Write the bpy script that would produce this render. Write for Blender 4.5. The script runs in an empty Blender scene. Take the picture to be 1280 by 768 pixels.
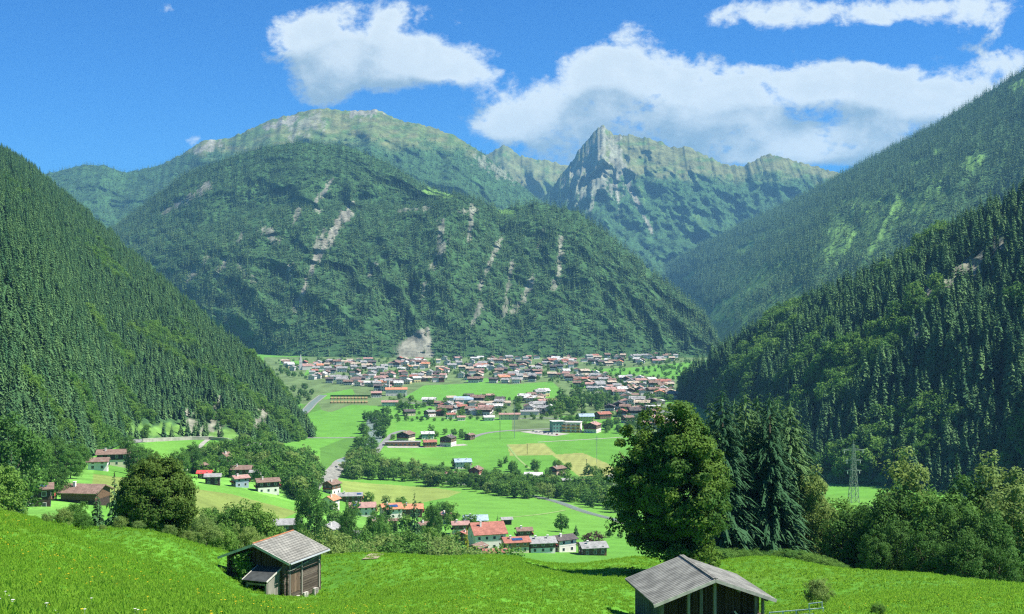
import bpy, bmesh, math, random
import numpy as np
from mathutils import Vector, Matrix
R = math.radians
F, CX, HY, CAMZ = 1545.0, 640.0, 370.0, 150.0      # focal length in photo pixels, principal point, eye height above the valley floor
sc = bpy.context.scene
COL = sc.collection

# ------------------------------------------------------------------ camera, sky, sun, exposure
cam = bpy.data.cameras.new('camera'); co = bpy.data.objects.new('camera', cam); COL.objects.link(co)
co.location = (0, 0, CAMZ); co.rotation_euler = (R(90), 0, 0)
cam.sensor_width = 36.0; cam.lens = F / 1280 * 36; cam.shift_y = -(384 - HY) / 1280
cam.clip_start = 0.5; cam.clip_end = 60000
sc.camera = co
SUN_AZ, SUN_EL = R(96), R(54)       # azimuth clockwise from +Y (view direction): sun to the right, a little beyond
sunvec = Vector((math.sin(SUN_AZ) * math.cos(SUN_EL), math.cos(SUN_AZ) * math.cos(SUN_EL), math.sin(SUN_EL)))
sd = bpy.data.lights.new('sun', 'SUN'); sd.energy = 4.6; sd.angle = R(0.53); sd.color = (1.0, 0.955, 0.86)
so = bpy.data.objects.new('sun', sd); COL.objects.link(so); so.rotation_euler = sunvec.to_track_quat('Z', 'Y').to_euler()
sc.view_settings.view_transform = 'Standard'; sc.view_settings.look = 'None'
sc.view_settings.exposure = 1.15; sc.view_settings.gamma = 1.0; sc.view_settings.use_curve_mapping = False
sc.render.engine = 'CYCLES'
sc.cycles.use_denoising = False; sc.cycles.filter_width = 1.25; sc.cycles.use_adaptive_sampling = False
try: sc.cycles.denoiser = 'OPENIMAGEDENOISE'; sc.cycles.denoising_input_passes = 'RGB_ALBEDO_NORMAL'
except Exception: pass
sc.cycles.max_bounces = 5; sc.cycles.diffuse_bounces = 3; sc.cycles.glossy_bounces = 2; sc.cycles.transmission_bounces = 3
sc.cycles.volume_bounces = 0; sc.cycles.transparent_max_bounces = 8; sc.cycles.caustics_reflective = False; sc.cycles.caustics_refractive = False

class NT:
    """small wrapper round a node tree"""
    def __init__(s, tree): s.t = tree; s.n = tree.nodes; s.l = tree.links
    def add(s, typ, **kw):
        n = s.n.new(typ)
        for k, v in kw.items(): setattr(n, k, v)
        return n
    def put(s, sock, v):
        if v is None: return
        if isinstance(v, bpy.types.NodeSocket): s.l.new(v, sock)
        else: sock.default_value = v
    def m(s, op, a, b=None, c=None, clamp=False):
        n = s.n.new('ShaderNodeMath'); n.operation = op; n.use_clamp = clamp
        for i, v in enumerate((a, b, c)): s.put(n.inputs[i], v)
        return n.outputs[0]
    def mix(s, f, a, b, blend='MIX'):
        n = s.n.new('ShaderNodeMix'); n.data_type = 'RGBA'; n.blend_type = blend; n.clamp_factor = True
        s.put(n.inputs[0], f); s.put(n.inputs[6], a); s.put(n.inputs[7], b)
        return n.outputs[2]
    def ramp(s, f, lo, hi, a=0.0, b=1.0, smooth=True):
        n = s.n.new('ShaderNodeMapRange'); n.interpolation_type = 'SMOOTHSTEP' if smooth else 'LINEAR'
        for i, v in enumerate((f, lo, hi, a, b)): s.put(n.inputs[i], v)
        return n.outputs[0]
    def noise(s, vec, scale, detail=4, rough=0.55, w=None, dist=0.0):
        n = s.n.new('ShaderNodeTexNoise'); n.inputs['Scale'].default_value = scale; n.inputs['Detail'].default_value = detail
        n.inputs['Roughness'].default_value = rough; n.inputs['Distortion'].default_value = dist
        if w is not None: n.noise_dimensions = '4D'; n.inputs['W'].default_value = w
        if vec is not None: s.l.new(vec, n.inputs['Vector'])
        return n.outputs[0]

def build_world():
    w = bpy.data.worlds.new('World'); sc.world = w; w.use_nodes = True
    t = NT(w.node_tree); t.n.clear()
    out = t.add('ShaderNodeOutputWorld'); bg = t.add('ShaderNodeBackground')
    sky = t.add('ShaderNodeTexSky', sky_type='NISHITA', sun_disc=False)
    sky.sun_elevation = SUN_EL; sky.sun_rotation = SUN_AZ; sky.altitude = 1200; sky.air_density = 1.0; sky.dust_density = 0.0; sky.ozone_density = 5.0
    tc = t.add('ShaderNodeTexCoord'); sep = t.add('ShaderNodeSeparateXYZ'); t.l.new(tc.outputs['Generated'], sep.inputs[0])
    X, Y, Z = sep.outputs
    yy = t.m('MAXIMUM', Y, 0.05)
    px = t.m('DIVIDE', X, yy); pz = t.m('DIVIDE', Z, yy)          # bearing and elevation tangents of the sky direction
    # clouds: (photo px, photo py, half width, half height, weight)
    CL = [(470, 82, 96, 40, 1.2), (400, 48, 78, 30, 0.95), (545, 75, 55, 22, 1.05), (400, 105, 40, 32, .9), (462, 12, 72, 30, 1.15), (600, 92, 26, 9, .5),
          (850, 112, 140, 44, 1.25), (770, 90, 42, 24, 1.0), (985, 105, 60, 28, .9), (700, 140, 90, 36, .95), (645, 165, 50, 20, .8), (900, 150, 110, 24, .6),
          (1050, 182, 120, 26, 1.3), (1130, 158, 70, 22, 1.1), (940, 195, 80, 18, 1.0), (1150, 118, 95, 20, .85), (1240, 78, 75, 34, .95), (1060, 14, 130, 22, .75), (1150, 22, 90, 16, .55), (960, 20, 60, 20, .7),
          (785, 40, 52, 36, .52), (235, 178, 26, 13, .85), (208, 12, 12, 11, .62), (282, 38, 8, 9, .42), (205, 150, 14, 18, .3), (1095, 95, 60, 20, .8), (1190, 130, 60, 16, .7), (735, 200, 90, 24, .8), (1240, 150, 60, 20, .4), (1200, 5, 100, 20, .6)]
    def density(dx, dz):
        x = t.m('ADD', px, dx) if dx else px; z = t.m('ADD', pz, dz) if dz else pz
        acc = None
        for (a, b, hw, hh, wt) in CL:
            u = t.m('MULTIPLY', t.m('SUBTRACT', x, (a - CX) / F), F / hw); v = t.m('MULTIPLY', t.m('SUBTRACT', z, (HY - b) / F), F / hh)
            r2 = t.m('ADD', t.m('MULTIPLY', u, u), t.m('MULTIPLY', v, v))
            g = t.m('MULTIPLY', t.m('EXPONENT', t.m('MULTIPLY', r2, -0.75)), wt)
            acc = g if acc is None else t.m('ADD', acc, g)
        acc = t.m('MINIMUM', t.m('MULTIPLY', acc, 0.86), 1.2)
        cb = t.add('ShaderNodeCombineXYZ'); t.l.new(x, cb.inputs[0]); t.put(cb.inputs[1], t.m('MULTIPLY', z, 1.35)); cb.inputs[2].default_value = 0.37
        n1 = t.noise(cb.outputs[0], 17, 8, 0.6, dist=0.3); n2 = t.noise(cb.outputs[0], 60, 6, 0.62)
        n = t.m('ADD', t.m('MULTIPLY', t.m('SUBTRACT', n1, 0.5), 2.3), t.m('MULTIPLY', t.m('SUBTRACT', n2, 0.5), 0.95))
        return t.m('ADD', acc, n), acc
    d0, a0 = density(0, 0)
    d1, a1 = density(0.012, 0.028)        # one step towards the sun: how much cloud stands in the light's way
    alpha = t.ramp(d0, 0.54, 1.02)
    lit = t.ramp(t.m('ADD', t.m('MULTIPLY', t.m('SUBTRACT', a0, a1), 0.8), t.m('MULTIPLY', t.m('SUBTRACT', d0, d1), 0.5)), -0.42, 0.42)
    thick = t.ramp(d0, 0.5, 1.5)
    shade = t.m('ADD', t.m('MULTIPLY', lit, 0.75), t.m('MULTIPLY', t.m('SUBTRACT', 1.0, thick), 0.25))
    ccol = t.mix(shade, (1.2, 1.85, 2.4, 1), (4.5, 4.85, 4.9, 1))
    skyc = t.mix(1.0, sky.outputs[0], (0.10, 0.37, 0.66, 1), 'MULTIPLY')
    fin = t.mix(t.m('MULTIPLY', alpha, 0.93), skyc, ccol)
    t.l.new(fin, bg.inputs[0]); bg.inputs[1].default_value = 0.10
    t.l.new(bg.outputs[0], out.inputs[0])
build_world()

# ------------------------------------------------------------------ numeric helpers
def hsh(ix, iy, seed):
    ix = ix.astype(np.int64); iy = iy.astype(np.int64)
    h = (ix * 374761393 + iy * 668265263 + seed * 1442695041) & 0x7fffffff
    h = (h ^ (h >> 13)) * 1274126177 & 0x7fffffff
    h = (h ^ (h >> 16)) & 0xffff
    return h / 65535.0
def vnoise(x, y, seed=0):
    x = np.asarray(x, float); y = np.asarray(y, float)
    ix = np.floor(x); iy = np.floor(y); fx = x - ix; fy = y - iy
    fx = fx * fx * fx * (fx * (fx * 6 - 15) + 10); fy = fy * fy * fy * (fy * (fy * 6 - 15) + 10)
    a = hsh(ix, iy, seed); b = hsh(ix + 1, iy, seed); c = hsh(ix, iy + 1, seed); d = hsh(ix + 1, iy + 1, seed)
    return (a + (b - a) * fx) * (1 - fy) + (c + (d - c) * fx) * fy
def fbm(x, y, oct=4, seed=0, gain=0.5):
    s = 0; a = 1; n = 0
    for o in range(oct):
        s = s + a * (vnoise(x * 2 ** o + 17.3 * o, y * 2 ** o - 9.1 * o, seed + o) - 0.5) * 2; n += a; a *= gain
    return s / n
def ridged(x, y, oct=4, seed=0):
    s = 0; a = 1; n = 0
    for o in range(oct):
        s = s + a * (1 - np.abs(vnoise(x * 2 ** o + 5.7 * o, y * 2 ** o + 3.3 * o, seed + o) * 2 - 1)); n += a; a *= 0.5
    return s / n
def sstep(a, b, x):
    t = np.clip((x - a) / (b - a), 0, 1); return t * t * (3 - 2 * t)
def W(px, py, d):
    return np.array([(px - CX) / F * d, d, CAMZ - (py - HY) / F * d])

# ------------------------------------------------------------------ ground height: smooth surface through surveyed points (px, py, distance)
GP = [(-200, 790, 14), (200, 830, 14), (640, 900, 14), (1100, 960, 14), (1500, 980, 14), (640, 830, 30), (1200, 860, 30), (-100, 768, 15), (0, 768, 18), (300, 768, 34), (345, 742, 100), (290, 728, 98), (400, 738, 108), (640, 768, 65), (640, 695, 148), (900, 812, 75), (860, 762, 92), (1010, 768, 74), (1280, 768, 62), (1400, 768, 60),
      (0, 705, 42), (0, 640, 82), (60, 656, 88), (115, 676, 90), (170, 667, 95), (240, 687, 98), (275, 690, 112), (440, 692, 130), (560, 697, 140), (790, 697, 160), (820, 722, 128), (700, 712, 140), (880, 704, 140), (960, 697, 145),
      (1060, 713, 128), (1150, 719, 122), (1280, 737, 112), (1400, 750, 105), (1100, 735, 95), (500, 730, 90), (800, 740, 95), (150, 720, 45), (-150, 640, 80),
      (0, 660, 150), (150, 705, 160), (440, 735, 200), (640, 752, 210), (800, 760, 210), (1000, 770, 200), (1280, 790, 180),
      (0, 655, 290), (100, 650, 300), (45, 628, 340), (250, 690, 300), (300, 655, 460), (300, 632, 560), (330, 612, 640), (250, 600, 650), (135, 590, 500), (180, 600, 500), (20, 600, 430),
      (215, 572, 860), (230, 550, 960), (170, 553, 880), (320, 560, 920), (380, 562, 1120), (370, 590, 960), (400, 600, 900), (-150, 600, 400), (-150, 560, 800),
      (440, 735, 330), (640, 745, 350), (800, 760, 350), (1000, 760, 360), (620, 693, 490), (740, 694, 500), (430, 690, 500), (420, 672, 540), (520, 665, 590), (650, 648, 700), (560, 635, 780), (720, 640, 790),
      (440, 612, 920), (640, 606, 980), (780, 605, 990), (900, 640, 800), (1050, 632, 760), (1110, 636, 730), (1280, 660, 620), (1050, 612, 900), (1280, 640, 700), (1400, 650, 650), (1000, 690, 480), (1280, 740, 400)]
GP = [(a, b, c) for a, b, c in GP] + [(px, HY + F * 150 / d, d) for px in (-200, 100, 400, 700, 1000, 1300, 1600) for d in (1500, 2200, 4000, 9000) if not (px < 300 and d < 1600)]
def _uw(X, Y):
    Yc = np.clip(Y, 14, 9000); return np.clip(X / Yc, -0.62, 0.62) * 3.2, np.log(Yc)
_P = np.array([W(*g) for g in GP]); _u, _w = _uw(_P[:, 0], _P[:, 1])
def _phi(r2): return 0.5 * r2 * np.log(r2 + 1e-9)
_n = len(_P); _A = np.zeros((_n + 3, _n + 3)); _A[:_n, :_n] = _phi((_u[:, None] - _u) ** 2 + (_w[:, None] - _w) ** 2) + np.eye(_n) * 1e-3
_A[:_n, _n] = 1; _A[:_n, _n + 1] = _u; _A[:_n, _n + 2] = _w; _A[_n:, :_n] = _A[:_n, _n:].T
_c = np.linalg.solve(_A, np.concatenate([_P[:, 2], [0, 0, 0]]))
def ground(X, Y):
    X = np.asarray(X, float); Y = np.asarray(Y, float); sh = np.broadcast(X, Y).shape
    X = np.broadcast_to(X, sh).ravel(); Y = np.broadcast_to(Y, sh).ravel()
    u, w = _uw(X, Y); z = _c[_n] + _c[_n + 1] * u + _c[_n + 2] * w
    for i in range(_n): z += _c[i] * _phi((u - _u[i]) ** 2 + (w - _w[i]) ** 2)
    f = sstep(1100, 1500, Y); z = np.where(Y > 1100, z * (1 - f) + 0.0 * f, z)
    z = z + 0.14 * fbm(X / 11, Y / 11, 3, 5) * sstep(20, 60, Y) * (1 - sstep(300, 700, Y)) + 0.05 * fbm(X / 2.2, Y / 2.2, 3, 8) * (1 - sstep(90, 200, Y))
    return z.reshape(sh)
def at(px, py, dmin=10.0, dmax=6000.0):
    """first point where the sight line meets the ground beyond dmin"""
    d = np.exp(np.linspace(math.log(dmin), math.log(dmax), 900))
    X = (px - CX) / F * d; zr = CAMZ - (py - HY) / F * d
    g = ground(X, d); k = np.argmax(zr <= g)
    if not (zr <= g).any(): k = len(d) - 1
    if k > 0:
        a0 = zr[k - 1] - g[k - 1]; a1 = zr[k] - g[k]; f = a0 / (a0 - a1 + 1e-9); f = min(max(f, 0), 1); dd = d[k - 1] + (d[k] - d[k - 1]) * f
    else: dd = d[0]
    return np.array([(px - CX) / F * dd, dd, float(ground((px - CX) / F * dd, dd))])

# ------------------------------------------------------------------ mesh helpers
def new_mesh(name, V, Fc, mats, parent=None, midx=None, smooth=False, loc=None):
    me = bpy.data.meshes.new(name)
    V = np.asarray(V, np.float32)
    if isinstance(Fc, np.ndarray):
        k = Fc.shape[1]; me.vertices.add(len(V)); me.vertices.foreach_set('co', V.ravel())
        me.loops.add(Fc.size); me.loops.foreach_set('vertex_index', Fc.astype(np.int32).ravel())
        me.polygons.add(len(Fc)); me.polygons.foreach_set('loop_start', np.arange(0, Fc.size, k, dtype=np.int32))
        me.update(calc_edges=True)
    else:
        me.from_pydata([tuple(map(float, v)) for v in V], [], Fc); me.update()
    for m in (mats if isinstance(mats, (list, tuple)) else [mats]): me.materials.append(m)
    if midx is not None: me.polygons.foreach_set('material_index', np.asarray(midx, np.int32))
    if smooth: me.polygons.foreach_set('use_smooth', np.ones(len(me.polygons), bool))
    o = bpy.data.objects.new(name, me); COL.objects.link(o)
    if parent is not None: o.parent = parent
    if loc is not None: o.location = loc
    return o
def vcol(o, name, arr):
    a = o.data.color_attributes.new(name, 'FLOAT_COLOR', 'POINT'); arr = np.asarray(arr, np.float32)
    if arr.shape[1] == 3: arr = np.concatenate([arr, np.ones((len(arr), 1), np.float32)], 1)
    a.data.foreach_set('color', arr.ravel())
def tag(o, label=None, cat=None, group=None, kind=None):
    if label: o['label'] = label
    if cat: o['category'] = cat
    if group: o['group'] = group
    if kind: o['kind'] = kind
    return o
def empty(name, loc=(0, 0, 0), rz=0.0, label=None, cat=None, group=None):
    o = bpy.data.objects.new(name, None); COL.objects.link(o); o.location = loc; o.rotation_euler = (0, 0, rz); o.empty_display_size = 0.1
    return tag(o, label, cat, group)

# ------------------------------------------------------------------ materials
def mat(name, fn, rough=0.8, spec=0.3):
    m = bpy.data.materials.new(name); m.use_nodes = True; t = NT(m.node_tree)
    b = t.n['Principled BSDF']; b.inputs['Roughness'].default_value = rough; b.inputs['Specular IOR Level'].default_value = spec
    c = fn(t, b)
    if c is not None: t.put(b.inputs['Base Color'], c)
    return m
def plain(name, col, rough=0.7, var=0.25, scale=1.5, spec=0.3, bump=0.0):
    def fn(t, b):
        tc = t.add('ShaderNodeTexCoord').outputs['Object']
        n = t.noise(tc, scale, 4); dark = tuple(c * (1 - var) for c in col) + (1,); lite = tuple(min(1, c * (1 + var)) for c in col) + (1,)
        if bump:
            bp = t.add('ShaderNodeBump'); bp.inputs['Strength'].default_value = bump; t.l.new(t.noise(tc, scale * 8, 3), bp.inputs['Height']); t.l.new(bp.outputs[0], b.inputs['Normal'])
        return t.mix(t.ramp(n, 0.35, 0.65), dark, lite)
    return mat(name, fn, rough, spec)
def leafy(name, a, bcol, c, rnd=0.5, scale=0.35, trans=0.25, rough=0.6):
    """foliage: leaf colours vary over the crown and from tree to tree; light passes through the leaves a little"""
    m = bpy.data.materials.new(name); m.use_nodes = True; t = NT(m.node_tree); b = t.n['Principled BSDF']; out = t.n['Material Output']
    b.inputs['Roughness'].default_value = rough; b.inputs['Specular IOR Level'].default_value = 0.08
    tc = t.add('ShaderNodeTexCoord').outputs['Object']; oi = t.add('ShaderNodeObjectInfo')
    n = t.noise(tc, scale, 3, 0.7)
    col = t.mix(t.ramp(n, 0.35, 0.68), a + (1,), bcol + (1,))
    col = t.mix(t.m('MULTIPLY', oi.outputs['Random'], rnd), col, c + (1,))
    t.l.new(col, b.inputs['Base Color'])
    tr = t.add('ShaderNodeBsdfTranslucent'); t.l.new(t.mix(0.4, col, tuple(min(1, x * 1.7) for x in bcol) + (1,)), tr.inputs[0])
    mx = t.add('ShaderNodeMixShader'); mx.inputs[0].default_value = trans; t.l.new(b.outputs[0], mx.inputs[1]); t.l.new(tr.outputs[0], mx.inputs[2]); t.l.new(mx.outputs[0], out.inputs[0])
    return m
M = {}
M['spruce'] = leafy('spruce_needles', (.03, .09, .04), (.07, .165, .06), (.13, .235, .075), 0.8, 0.25, 0.14)
M['spruce_far'] = leafy('far_spruce_needles', (.035, .09, .045), (.065, .15, .06), (.18, .28, .10), 0.9, 0.05, 0.10)
M['leaf'] = leafy('tree_leaves', (.06, .155, .03), (.12, .26, .045), (.18, .3, .05), 0.6, 0.3, 0.3)
M['leaf_dark'] = leafy('dark_tree_leaves', (.04, .115, .022), (.095, .20, .035), (.08, .17, .035), 0.6, 0.3, 0.25)
M['leaf_olive'] = leafy('olive_leaves', (.05, .11, .02), (.125, .19, .03), (.09, .16, .03), 0.5, 0.6, 0.3)
M['leaf_pale'] = leafy('pale_leaves', (.10, .19, .05), (.24, .33, .09), (.22, .30, .07), 0.6, 0.5, 0.35)
M['leaf_gold'] = leafy('golden_leaves', (.3, .33, .03), (.42, .40, .04), (.35, .36, .04), 0.4, 0.9, 0.3)
M['leaf_wine'] = leafy('purple_leaves', (.07, .045, .035), (.12, .08, .05), (.09, .06, .04), 0.4, 0.6, 0.2)
M['bark'] = plain('bark', (.12, .095, .07), 0.9, 0.4, 3.0)
M['bark_pale'] = plain('pale_bark', (.3, .27, .22), 0.9, 0.4, 3.0)
# ------------------------------------------------------------------ mountains
def terrain_mat(name, bump=1.0, s=1.0):
    def fn(t, b):
        at_ = t.add('ShaderNodeAttribute', attribute_name='col'); geo = t.add('ShaderNodeNewGeometry')
        n = t.noise(geo.outputs['Position'], 0.02 * s, 8, 0.65); n2 = t.noise(geo.outputs['Position'], 0.11 * s, 5, 0.6)
        k = t.m('ADD', t.ramp(n, 0.3, 0.7, 0.62, 1.3), t.ramp(n2, 0.3, 0.7, -0.22, 0.22))
        cb = t.add('ShaderNodeCombineColor'); [t.l.new(k, cb.inputs[i]) for i in range(3)]
        bp = t.add('ShaderNodeBump'); bp.inputs['Strength'].default_value = 0.8; bp.inputs['Distance'].default_value = 9.0 * bump
        t.l.new(n, bp.inputs['Height']); t.l.new(bp.outputs[0], b.inputs['Normal'])
        return t.mix(1.0, at_.outputs['Color'], cb.outputs[0], 'MULTIPLY')
    return mat(name, fn, 0.95, 0.1)
M['slope'] = terrain_mat('mountain_ground')
M['peak'] = terrain_mat('peak_ground', 2.0, 0.6)

class Slope: pass
def loft(name, st, nu, nv, vmax=1.35, relief=(100, 6, 1.5), jag=0.0, seed=1, prof=0.0, back=0.55, gw=1.6, mat_='slope'):
    """st: stations ((px,py,d) foot, (px,py,d) ridge) across a mountain; a face from foot to ridge and a falling back"""
    Ft = np.array([s[0] for s in st], float); Rg = np.array([s[1] for s in st], float)
    seg = np.hypot(np.diff(Ft[:, 0]), np.diff(Ft[:, 1])) * 0.5 + np.hypot(np.diff(Rg[:, 0]), np.diff(Rg[:, 1])); tt = np.concatenate([[0], np.cumsum(seg)])
    T = np.linspace(0, tt[-1], nu)
    f = np.stack([np.interp(T, tt, Ft[:, i]) for i in range(3)], 1); r = np.stack([np.interp(T, tt, Rg[:, i]) for i in range(3)], 1)
    def smooth(a, k=nu // 30):
        k = max(1, k); kern = np.ones(2 * k + 1) / (2 * k + 1); p = np.concatenate([np.repeat(a[:1], k, 0), a, np.repeat(a[-1:], k, 0)]); return np.convolve(p, kern, 'valid')
    f[:, 2] = smooth(f[:, 2]); r[:, 2] = smooth(r[:, 2]); f[:, 0] = smooth(f[:, 0], 2)
    r[:, 1] += jag * fbm(T / 7, T * 0, 4, seed, 0.65)
    v = np.concatenate([np.linspace(0, 1, nv), np.linspace(1, vmax, max(6, nv // 6))[1:]]); vf = np.minimum(v, 1)
    P0 = np.stack([(f[:, 0] - CX) / F * f[:, 2], f[:, 2], CAMZ - (f[:, 1] - HY) / F * f[:, 2]], 1); P1 = np.stack([(r[:, 0] - CX) / F * r[:, 2], r[:, 2], CAMZ - (r[:, 1] - HY) / F * r[:, 2]], 1)
    P = P0[:, None] * (1 - vf)[None, :, None] + P1[:, None] * vf[None, :, None]
    H = np.linalg.norm((P1 - P0)[:, :2], axis=1)[:, None]
    P[:, :, 2] += prof * np.sin(np.pi * vf)[None] * (P1 - P0)[:, 2:3]            # bulge or hollow of the profile
    e = np.clip(v - 1, 0, None)[None] * H                                        # beyond the ridge
    dirn = (P1 - P0)[:, None, :2] / (H[:, :, None] + 1e-6)
    P[:, :, :2] += dirn * e[:, :, None]; P[:, :, 2] -= e * back
    amp, fu, fv = relief
    tn = (T / tt[-1])[:, None] * fu; vv = v[None] * fv
    warp = 0.5 * fbm(tn * 1.1, vv * 1.8, 3, seed + 11)
    g = ridged(tn + warp * 1.6 + 0.5 * vv, vv * 1.15 + warp, 5, seed + 3) - 0.5
    g2 = fbm(tn * 2.6, v[None] * fu * .9, 4, seed + 7)
    env = sstep(0, 0.3, v)[None] * (1 - 0.93 * sstep(0.75, 1.0, v))[None]
    disp = -(g * gw + g2 * (2.0 - gw) * 1.1) * amp * env
    hor = np.zeros_like(P); hor[:, :, 0] = P[:, :, 0]; hor[:, :, 1] = P[:, :, 1]; hor[:, :, 2] = P[:, :, 2] - CAMZ
    P += hor / np.linalg.norm(hor[:, :, :2], axis=2, keepdims=True) * disp[:, :, None]
    S = Slope(); S.name = name; S.P = P; S.v = v; S.T = T; S.nu, S.nv = nu, len(v)
    S.px = CX + F * P[:, :, 0] / P[:, :, 1]; S.py = HY - F * (P[:, :, 2] - CAMZ) / P[:, :, 1]; S.seed = seed; S.mat = mat_; S.g = g
    S.rock = np.zeros(S.px.shape); S.clear = np.zeros(S.px.shape)
    return S
def stroke(S, pts, w0, w1, arr='rock', rag=0.5, strength=1.0):
    """bare strip or clearing along a line on the slope"""
    A = getattr(S, arr); pts = np.array(pts, float); best = np.full(S.px.shape, 1e9)
    L = len(pts) - 1
    for i in range(max(L, 1)):
        a = pts[i]; b = pts[min(i + 1, L)]; d = b - a; q = (S.px - a[0]) * d[0] + (S.py - a[1]) * d[1]; t = np.clip(q / (d @ d + 1e-6), 0, 1)
        w = w0 + (w1 - w0) * (i + t) / max(L, 1)
        best = np.minimum(best, np.hypot(S.px - a[0] - t * d[0], S.py - a[1] - t * d[1]) / np.maximum(w, .3))
    n = (fbm(S.px / 5, S.py / 9, 4, S.seed + 31) + 0.6 * fbm(S.px / 1.7, S.py / 2.6, 3, S.seed + 35)) * rag * 2.2
    A[:] = np.maximum(A, sstep(1.15, 0.75, best + n) * strength)
def finish_slope(S, colfn):
    nu, nv = S.nu, S.nv
    i = np.arange(nu - 1)[:, None]; j = np.arange(nv - 1)[None]
    q = np.stack([i * nv + j, (i + 1) * nv + j, (i + 1) * nv + j + 1, i * nv + j + 1], -1).reshape(-1, 4)
    o = new_mesh(S.name, S.P.reshape(-1, 3), q, M[S.mat], smooth=True)
    vcol(o, 'col', colfn(S).reshape(-1, 3)); tag(o, kind='structure'); return o
def scatter(S, spacing, vmin=0.0, vmax=1.06, patch=0.0, seed=0, u0=-60, u1=1340):
    """random tree feet on a slope, about one per spacing squared, none on rock or clearings"""
    rng = np.random.default_rng(seed); P = S.P
    a = np.linalg.norm(np.cross(P[1:, :-1] - P[:-1, :-1], P[:-1, 1:] - P[:-1, :-1]), axis=2)
    vm = (S.v[:-1] + S.v[1:]) / 2; ok = ((vm >= vmin) & (vm <= vmax))[None] & (S.px[:-1, :-1] > u0) & (S.px[:-1, :-1] < u1)
    patch = patch or .0; prob = a / spacing ** 2 * ok * (1 - 0.95 * S.rock[:-1, :-1]) * (1 - S.clear[:-1, :-1])
    if patch: prob = prob * sstep(-patch, patch, fbm(S.px[:-1, :-1] / 9, S.py[:-1, :-1] / 9, 3, S.seed + 77) + 0.35)
    n = rng.poisson(prob); I = np.repeat(np.arange(n.size), n.ravel()); iu, iv = np.unravel_index(I, n.shape)
    fu = rng.random(len(iu))[:, None]; fv = rng.random(len(iu))[:, None]
    return (P[iu, iv] * (1 - fu) * (1 - fv) + P[iu + 1, iv] * fu * (1 - fv) + P[iu, iv + 1] * (1 - fu) * fv + P[iu + 1, iv + 1] * fu * fv)

FOREST = np.array([.045, .105, .035]); ROCK = np.array([.215, .215, .165]); MEADOW = np.array([.12, .24, .05]); ALP = np.array([.075, .145, .04]); TAN = np.array([.14, .155, .065])
def mixc(c, m, new): return c * (1 - m[..., None]) + new * m[..., None]
def base_cols(S, base=FOREST): return np.ones(S.px.shape + (3,)) * base

# A: steep forested hill on the left
A = loft('hill_near_left', [((-420, 720, 330), (-420, -60, 2100)), ((-150, 640, 380), (-150, 90, 2050)), ((0, 590, 450), (0, 187, 2000)), ((60, 580, 520), (32, 206, 1980)), ((100, 573, 600), (60, 228, 1950)), ((140, 560, 800), (105, 266, 1900)),
      ((170, 549, 915), (150, 304, 1830)), ((240, 549, 990), (200, 349, 1740)), ((300, 552, 1010), (250, 394, 1640)), ((345, 556, 1100), (300, 436, 1540)), ((372, 553, 1200), (335, 465, 1440)), ((385, 549, 1270), (362, 505, 1350)), ((392, 546, 1310), (392, 545, 1320))],
      260, 180, relief=(45, 9, 2.2), jag=2.5, seed=3, prof=0.05)
for p in ([(332, 510), (322, 540)], [(270, 505), (262, 532)], [(235, 520), (245, 540)]): stroke(A, p, 7, 9, 'rock', 0.7, 0.9)
stroke(A, [(160, 538), (215, 538), (290, 545)], 7, 6, 'clear', 0.5)
stroke(A, [(75, 430), (85, 470)], 3, 3, 'clear', 0.6, .8); stroke(A, [(228, 465), (240, 480)], 4, 3, 'clear', 0.6, .8); stroke(A, [(60, 420), (90, 520)], 3, 4, 'clear', .8, .6)
# B: the big forested mountain across the valley
B = loft('mountain_middle', [((300, 452, 3250), (110, 345, 4050)), ((320, 452, 3200), (150, 322, 4000)), ((345, 450, 3100), (215, 296, 3950)), ((370, 449, 3060), (280, 281, 3920)), ((400, 449, 3030), (330, 268, 3900)), ((440, 449, 3010), (372, 260, 3880)), ((480, 449, 3000), (430, 264, 3860)),
      ((520, 449, 3000), (500, 262, 3840)), ((545, 449, 3000), (540, 252, 3820)), ((565, 449, 3000), (562, 243, 3820)), ((600, 449, 3000), (590, 248, 3840)), ((640, 449, 3000), (625, 262, 3850)), ((680, 449, 3000), (645, 258, 3850)), ((720, 449, 3000), (670, 255, 3840)), ((760, 449, 3000), (720, 264, 3780)),
      ((800, 449, 3000), (770, 301, 3650)), ((830, 449, 3000), (820, 345, 3480)), ((860, 449, 3000), (862, 376, 3350)), ((885, 449, 3000), (885, 400, 3200)), ((897, 449, 3010), (900, 432, 3080)), ((905, 450, 3020), (905, 449, 3030))],
      480, 200, relief=(80, 12, 2.6), jag=2.5, seed=21, prof=0.08, back=.05, vmax=1.2)
BU = loft('mountain_middle_upper', [((60, 370, 4100), (110, 303, 5000)), ((120, 350, 4050), (150, 279, 4900)), ((215, 325, 4000), (230, 218, 4800)), ((280, 305, 3960), (290, 196, 4700)), ((330, 292, 3950), (330, 184, 4650)), ((372, 284, 3930), (372, 178, 4600)), ((430, 288, 3910), (430, 182, 4550)), ((490, 286, 3890), (480, 202, 4450)),
      ((530, 275, 3880), (520, 226, 4300)), ((560, 266, 3870), (548, 238, 4200)), ((590, 272, 3880), (575, 246, 4150)), ((625, 290, 3900), (620, 275, 4050)), ((660, 320, 3900), (660, 318, 3950))], 360, 110, relief=(90, 8, 2.0), jag=2.0, seed=27, prof=0.05)
stroke(B, [(534, 412), (527, 428), (520, 441)], 3, 27, 'rock', 0.12)
stroke(B, [(433, 266), (415, 292), (400, 318), (386, 346), (368, 388)], 6, 3, 'rock', .55); stroke(B, [(402, 295), (392, 330)], 5, 3, 'rock', .8, .8)
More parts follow.
